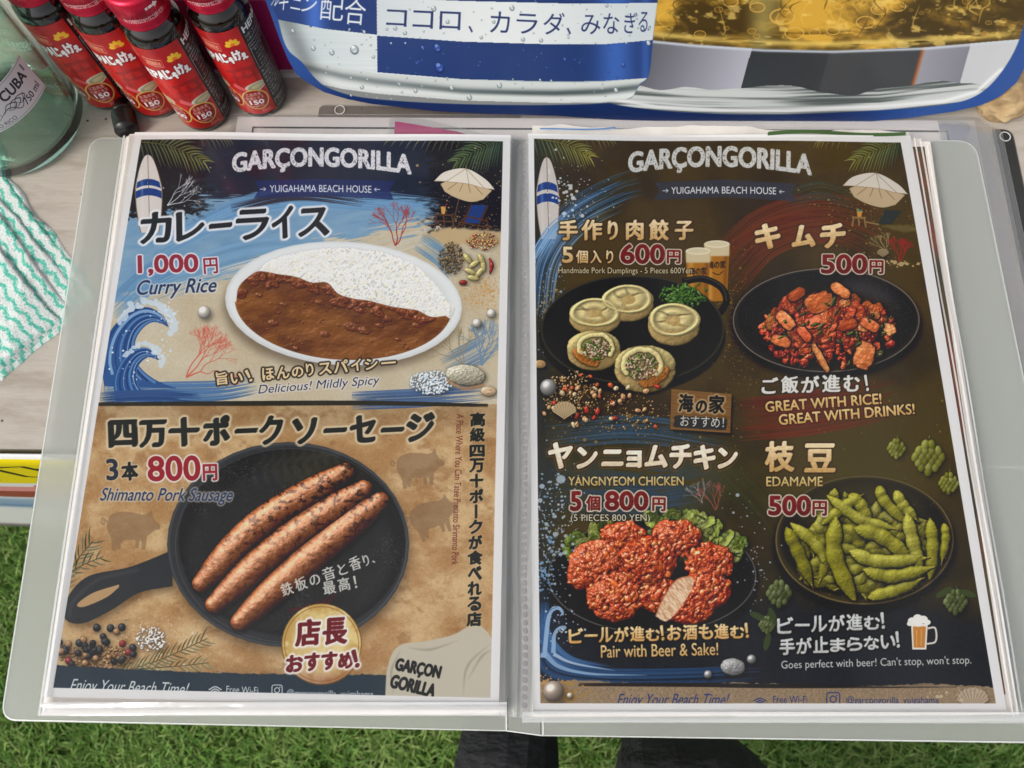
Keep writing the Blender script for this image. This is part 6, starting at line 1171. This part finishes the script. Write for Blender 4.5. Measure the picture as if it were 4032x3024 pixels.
# ---------------------------------------------------------------- magenta board behind the bottles
mg = thing('magenta_board', 'dark magenta board with a white foot, standing behind the bottles and the poster', 'board', (.08, .345, ZT))
mag_m = mottled('magenta_board_mat', C8(150, 20, 84), C8(170, 30, 100), 20, .4); wht_m = plain('white_card_mat', C8(214, 206, 206), .6)
def box(nm, x0, x1, y0, y1, z0, z1, m, par): return slab(nm, [(x0, y0), (x1, y0), (x1, y1), (x0, y1)], z0, z1, [m], par)
box('panel', .02, .25, .3450, .3480, ZT+.004, .0470, mag_m, mg); box('foot', .02, .25, .3425, .3700, ZT, ZT+.0038, wht_m, mg); box('top_ledge', .02, .25, .3455, .3700, .0472, .0492, wht_m, mg)

# ---------------------------------------------------------------- folded wiping cloth
M = Mat('cloth_mat'); tcn = M.n('TexCoord'); sx = M.n('SeparateXYZ'); M.l(tcn.outputs['UV'], sx.inputs[0])
wob = M.noise(30, 3, 'UV'); u_, v_ = sx.outputs[0], sx.outputs[1]
zig = mth('PINGPONG', mth('MULTIPLY', u_, 190.), 1.); ph = mth('ADD', mth('ADD', mth('MULTIPLY', v_, 165.), mth('MULTIPLY', zig, .34)), mth('MULTIPLY', wob, 1.6)); fr_ = mth('FRACT', ph, 0); tri = mth('PINGPONG', mth('MULTIPLY', fr_, 2.), 1.)
fib = M.noise(700, 3, 'UV'); msk = mth('ADD', tri, mth('MULTIPLY', mth('SUBTRACT', fib, .5), 1.5))
col = M.ramp(msk, [(.48, C8(216, 223, 219)), (.68, C8(134, 204, 186)), (1., C8(78, 184, 162))]); vo = M.n('TexVoronoi'); vo.inputs['Scale'].default_value = 620; M.l(tcn.outputs['UV'], vo.inputs['Vector']); dt = mth('LESS_THAN', vo.outputs['Distance'], .2)
mc = M.n('MixRGB'); M.l(mth('MULTIPLY', dt, .6), mc.inputs[0]); M.l(col, mc.inputs[1]); mc.inputs[2].default_value = C8(104, 128, 120); M.l(mc.outputs[0], M.b.inputs['Base Color']); M.set(Roughness=.9); M.bump(fib, .7, .0008)
cl = thing('wiping_cloth', 'white and teal zigzag patterned cloth folded in layers left of the menu', 'cloth', (-.05, .2, ZT))
E1 = np.array([-.664, .748]); E2 = np.array([-.667, -.746]); CK = np.array([-.0112, .2040])
def clothpart(nm, b0, b1, a0, z, a1=.17, seed=0):
    na, nb = 110, max(10, int((b1-b0)/.0013)); v, uv, f = [], [], []
    for i in range(nb+1):
        for j in range(na+1):
            b = b0+(b1-b0)*i/nb; a = a0+(a1-a0)*j/na; e = min((b-b0), (b1-b), (a-a0)*.9)/.0018; prof_ = math.sqrt(max(0, 1-(1-min(1, e))**2))
            ea = .0016*(vnoise(np.array([b*130.+seed]), np.array([seed+1.]))[0]-.5); eb = .003*(vnoise(np.array([a*60.+seed*3]), np.array([seed+5.]))[0]-.5)
            p = CK+E1*(a+ea)+E2*(b+eb); far = min(1, max(0, (-.030-p[0])/.02)); n1 = fbm(np.array([a*140.+seed]), np.array([b*160.]), 3)[0]-.5
            v.append((p[0], p[1], ZT+.0002+z*(.35+.65*far)*1.0*prof_+(.0012*n1*far+.0003*n1)*prof_)); uv.append((a, b+seed*.013))
    m = na+1; f = [((i+1)*m+j, (i+1)*m+j+1, i*m+j+1, i*m+j) for i in range(nb) for j in range(na)]
    o = mesh(nm, v, f, M.m, cl, uv, smooth=True)
clothpart('bottom_fold', .0, .100, .020, .0016, seed=0); clothpart('fold', .0012, .0665, .0, .0024, seed=1); clothpart('fold', .0085, .066, .0010, .0038, seed=2); clothpart('fold', .0155, .0655, .0016, .0056, seed=3); clothpart('top_fold', .024, .065, .0022, .0078, seed=4)

# ---------------------------------------------------------------- stone holding the poster down
M = Mat('stone_mat'); f1 = M.noise(60, 8); M.l(M.ramp(f1, [(.3, C8(126, 98, 66)), (.55, C8(190, 164, 122)), (.75, C8(214, 194, 154))]), M.b.inputs['Base Color']); M.set(Roughness=.9); M.bump(f1, .8, .002)
bm = bmesh.new(); bmesh.ops.create_icosphere(bm, subdivisions=5, radius=1)
for q in bm.verts:
    c = q.co.copy(); k = 1+.28*mnoise.noise(c*1.3+Vector((3, 1, 7)))+.12*mnoise.noise(c*3.7)+.05*mnoise.noise(c*9); q.co = Vector((c.x*.0200*k, c.y*.0150*k, max(c.z*.012*k, -.0085)))
me = bpy.data.meshes.new('stone'); bm.to_mesh(me); bm.free(); me.polygons.foreach_set('use_smooth', np.ones(len(me.polygons), bool)); me.materials.append(M.m)
st = bpy.data.objects.new('stone', me); COL.objects.link(st); st.location = (.4900, .3275, ZT+.0085); st.rotation_euler = (0, 0, .35); tag(st, 'rough tan stone lying at the right foot of the poster stand', 'stone')

# ---------------------------------------------------------------- the reader's legs below the menu
M = Mat('black_trousers_mat'); f1 = M.noise(240, 4); M.l(M.ramp(f1, [(.3, (.008, .009, .011, 1)), (.7, (.016, .017, .021, 1))]), M.b.inputs['Base Color']); M.set(Roughness=.85); M.bump(M.noise(16, 4, stretch=(1, 2.4, 1)), .9, .02)
V = [(.24, -.62, -.24), (.15, -.58, -.26), (.185, -.34, -.36), (.205, -.06, -.44), (.205, -.03, -.56), (.21, -.05, -.655), (.20, .06, -.675), (.34, -.58, -.24), (.350, -.34, -.27), (.357, -.104, -.30), (.362, -.085, -.48), (.368, -.10, -.65), (.372, .02, -.675), (.24, -.68, -.02), (.24, -.70, .16)]
E_ = [(0, 1), (1, 2), (2, 3), (3, 4), (4, 5), (5, 6), (0, 7), (7, 8), (8, 9), (9, 10), (10, 11), (11, 12), (0, 13), (13, 14)]; Rr = [.12, .10, .075, .050, .046, .040, .030, .10, .092, .082, .058, .042, .032, .14, .16]
me = bpy.data.meshes.new('person'); me.from_pydata(V, E_, []); me.materials.append(M.m); per = bpy.data.objects.new('person', me); COL.objects.link(per)
sk = per.modifiers.new('skin', 'SKIN'); per.modifiers.new('sub', 'SUBSURF').levels = 2; per.modifiers['sub'].render_levels = 2
for i, q in enumerate(me.skin_vertices[0].data): q.radius = (Rr[i], Rr[i]); q.use_root = (i == 0)
tag(per, 'person in loose black trousers sitting below the menu, only the legs in view', 'person')
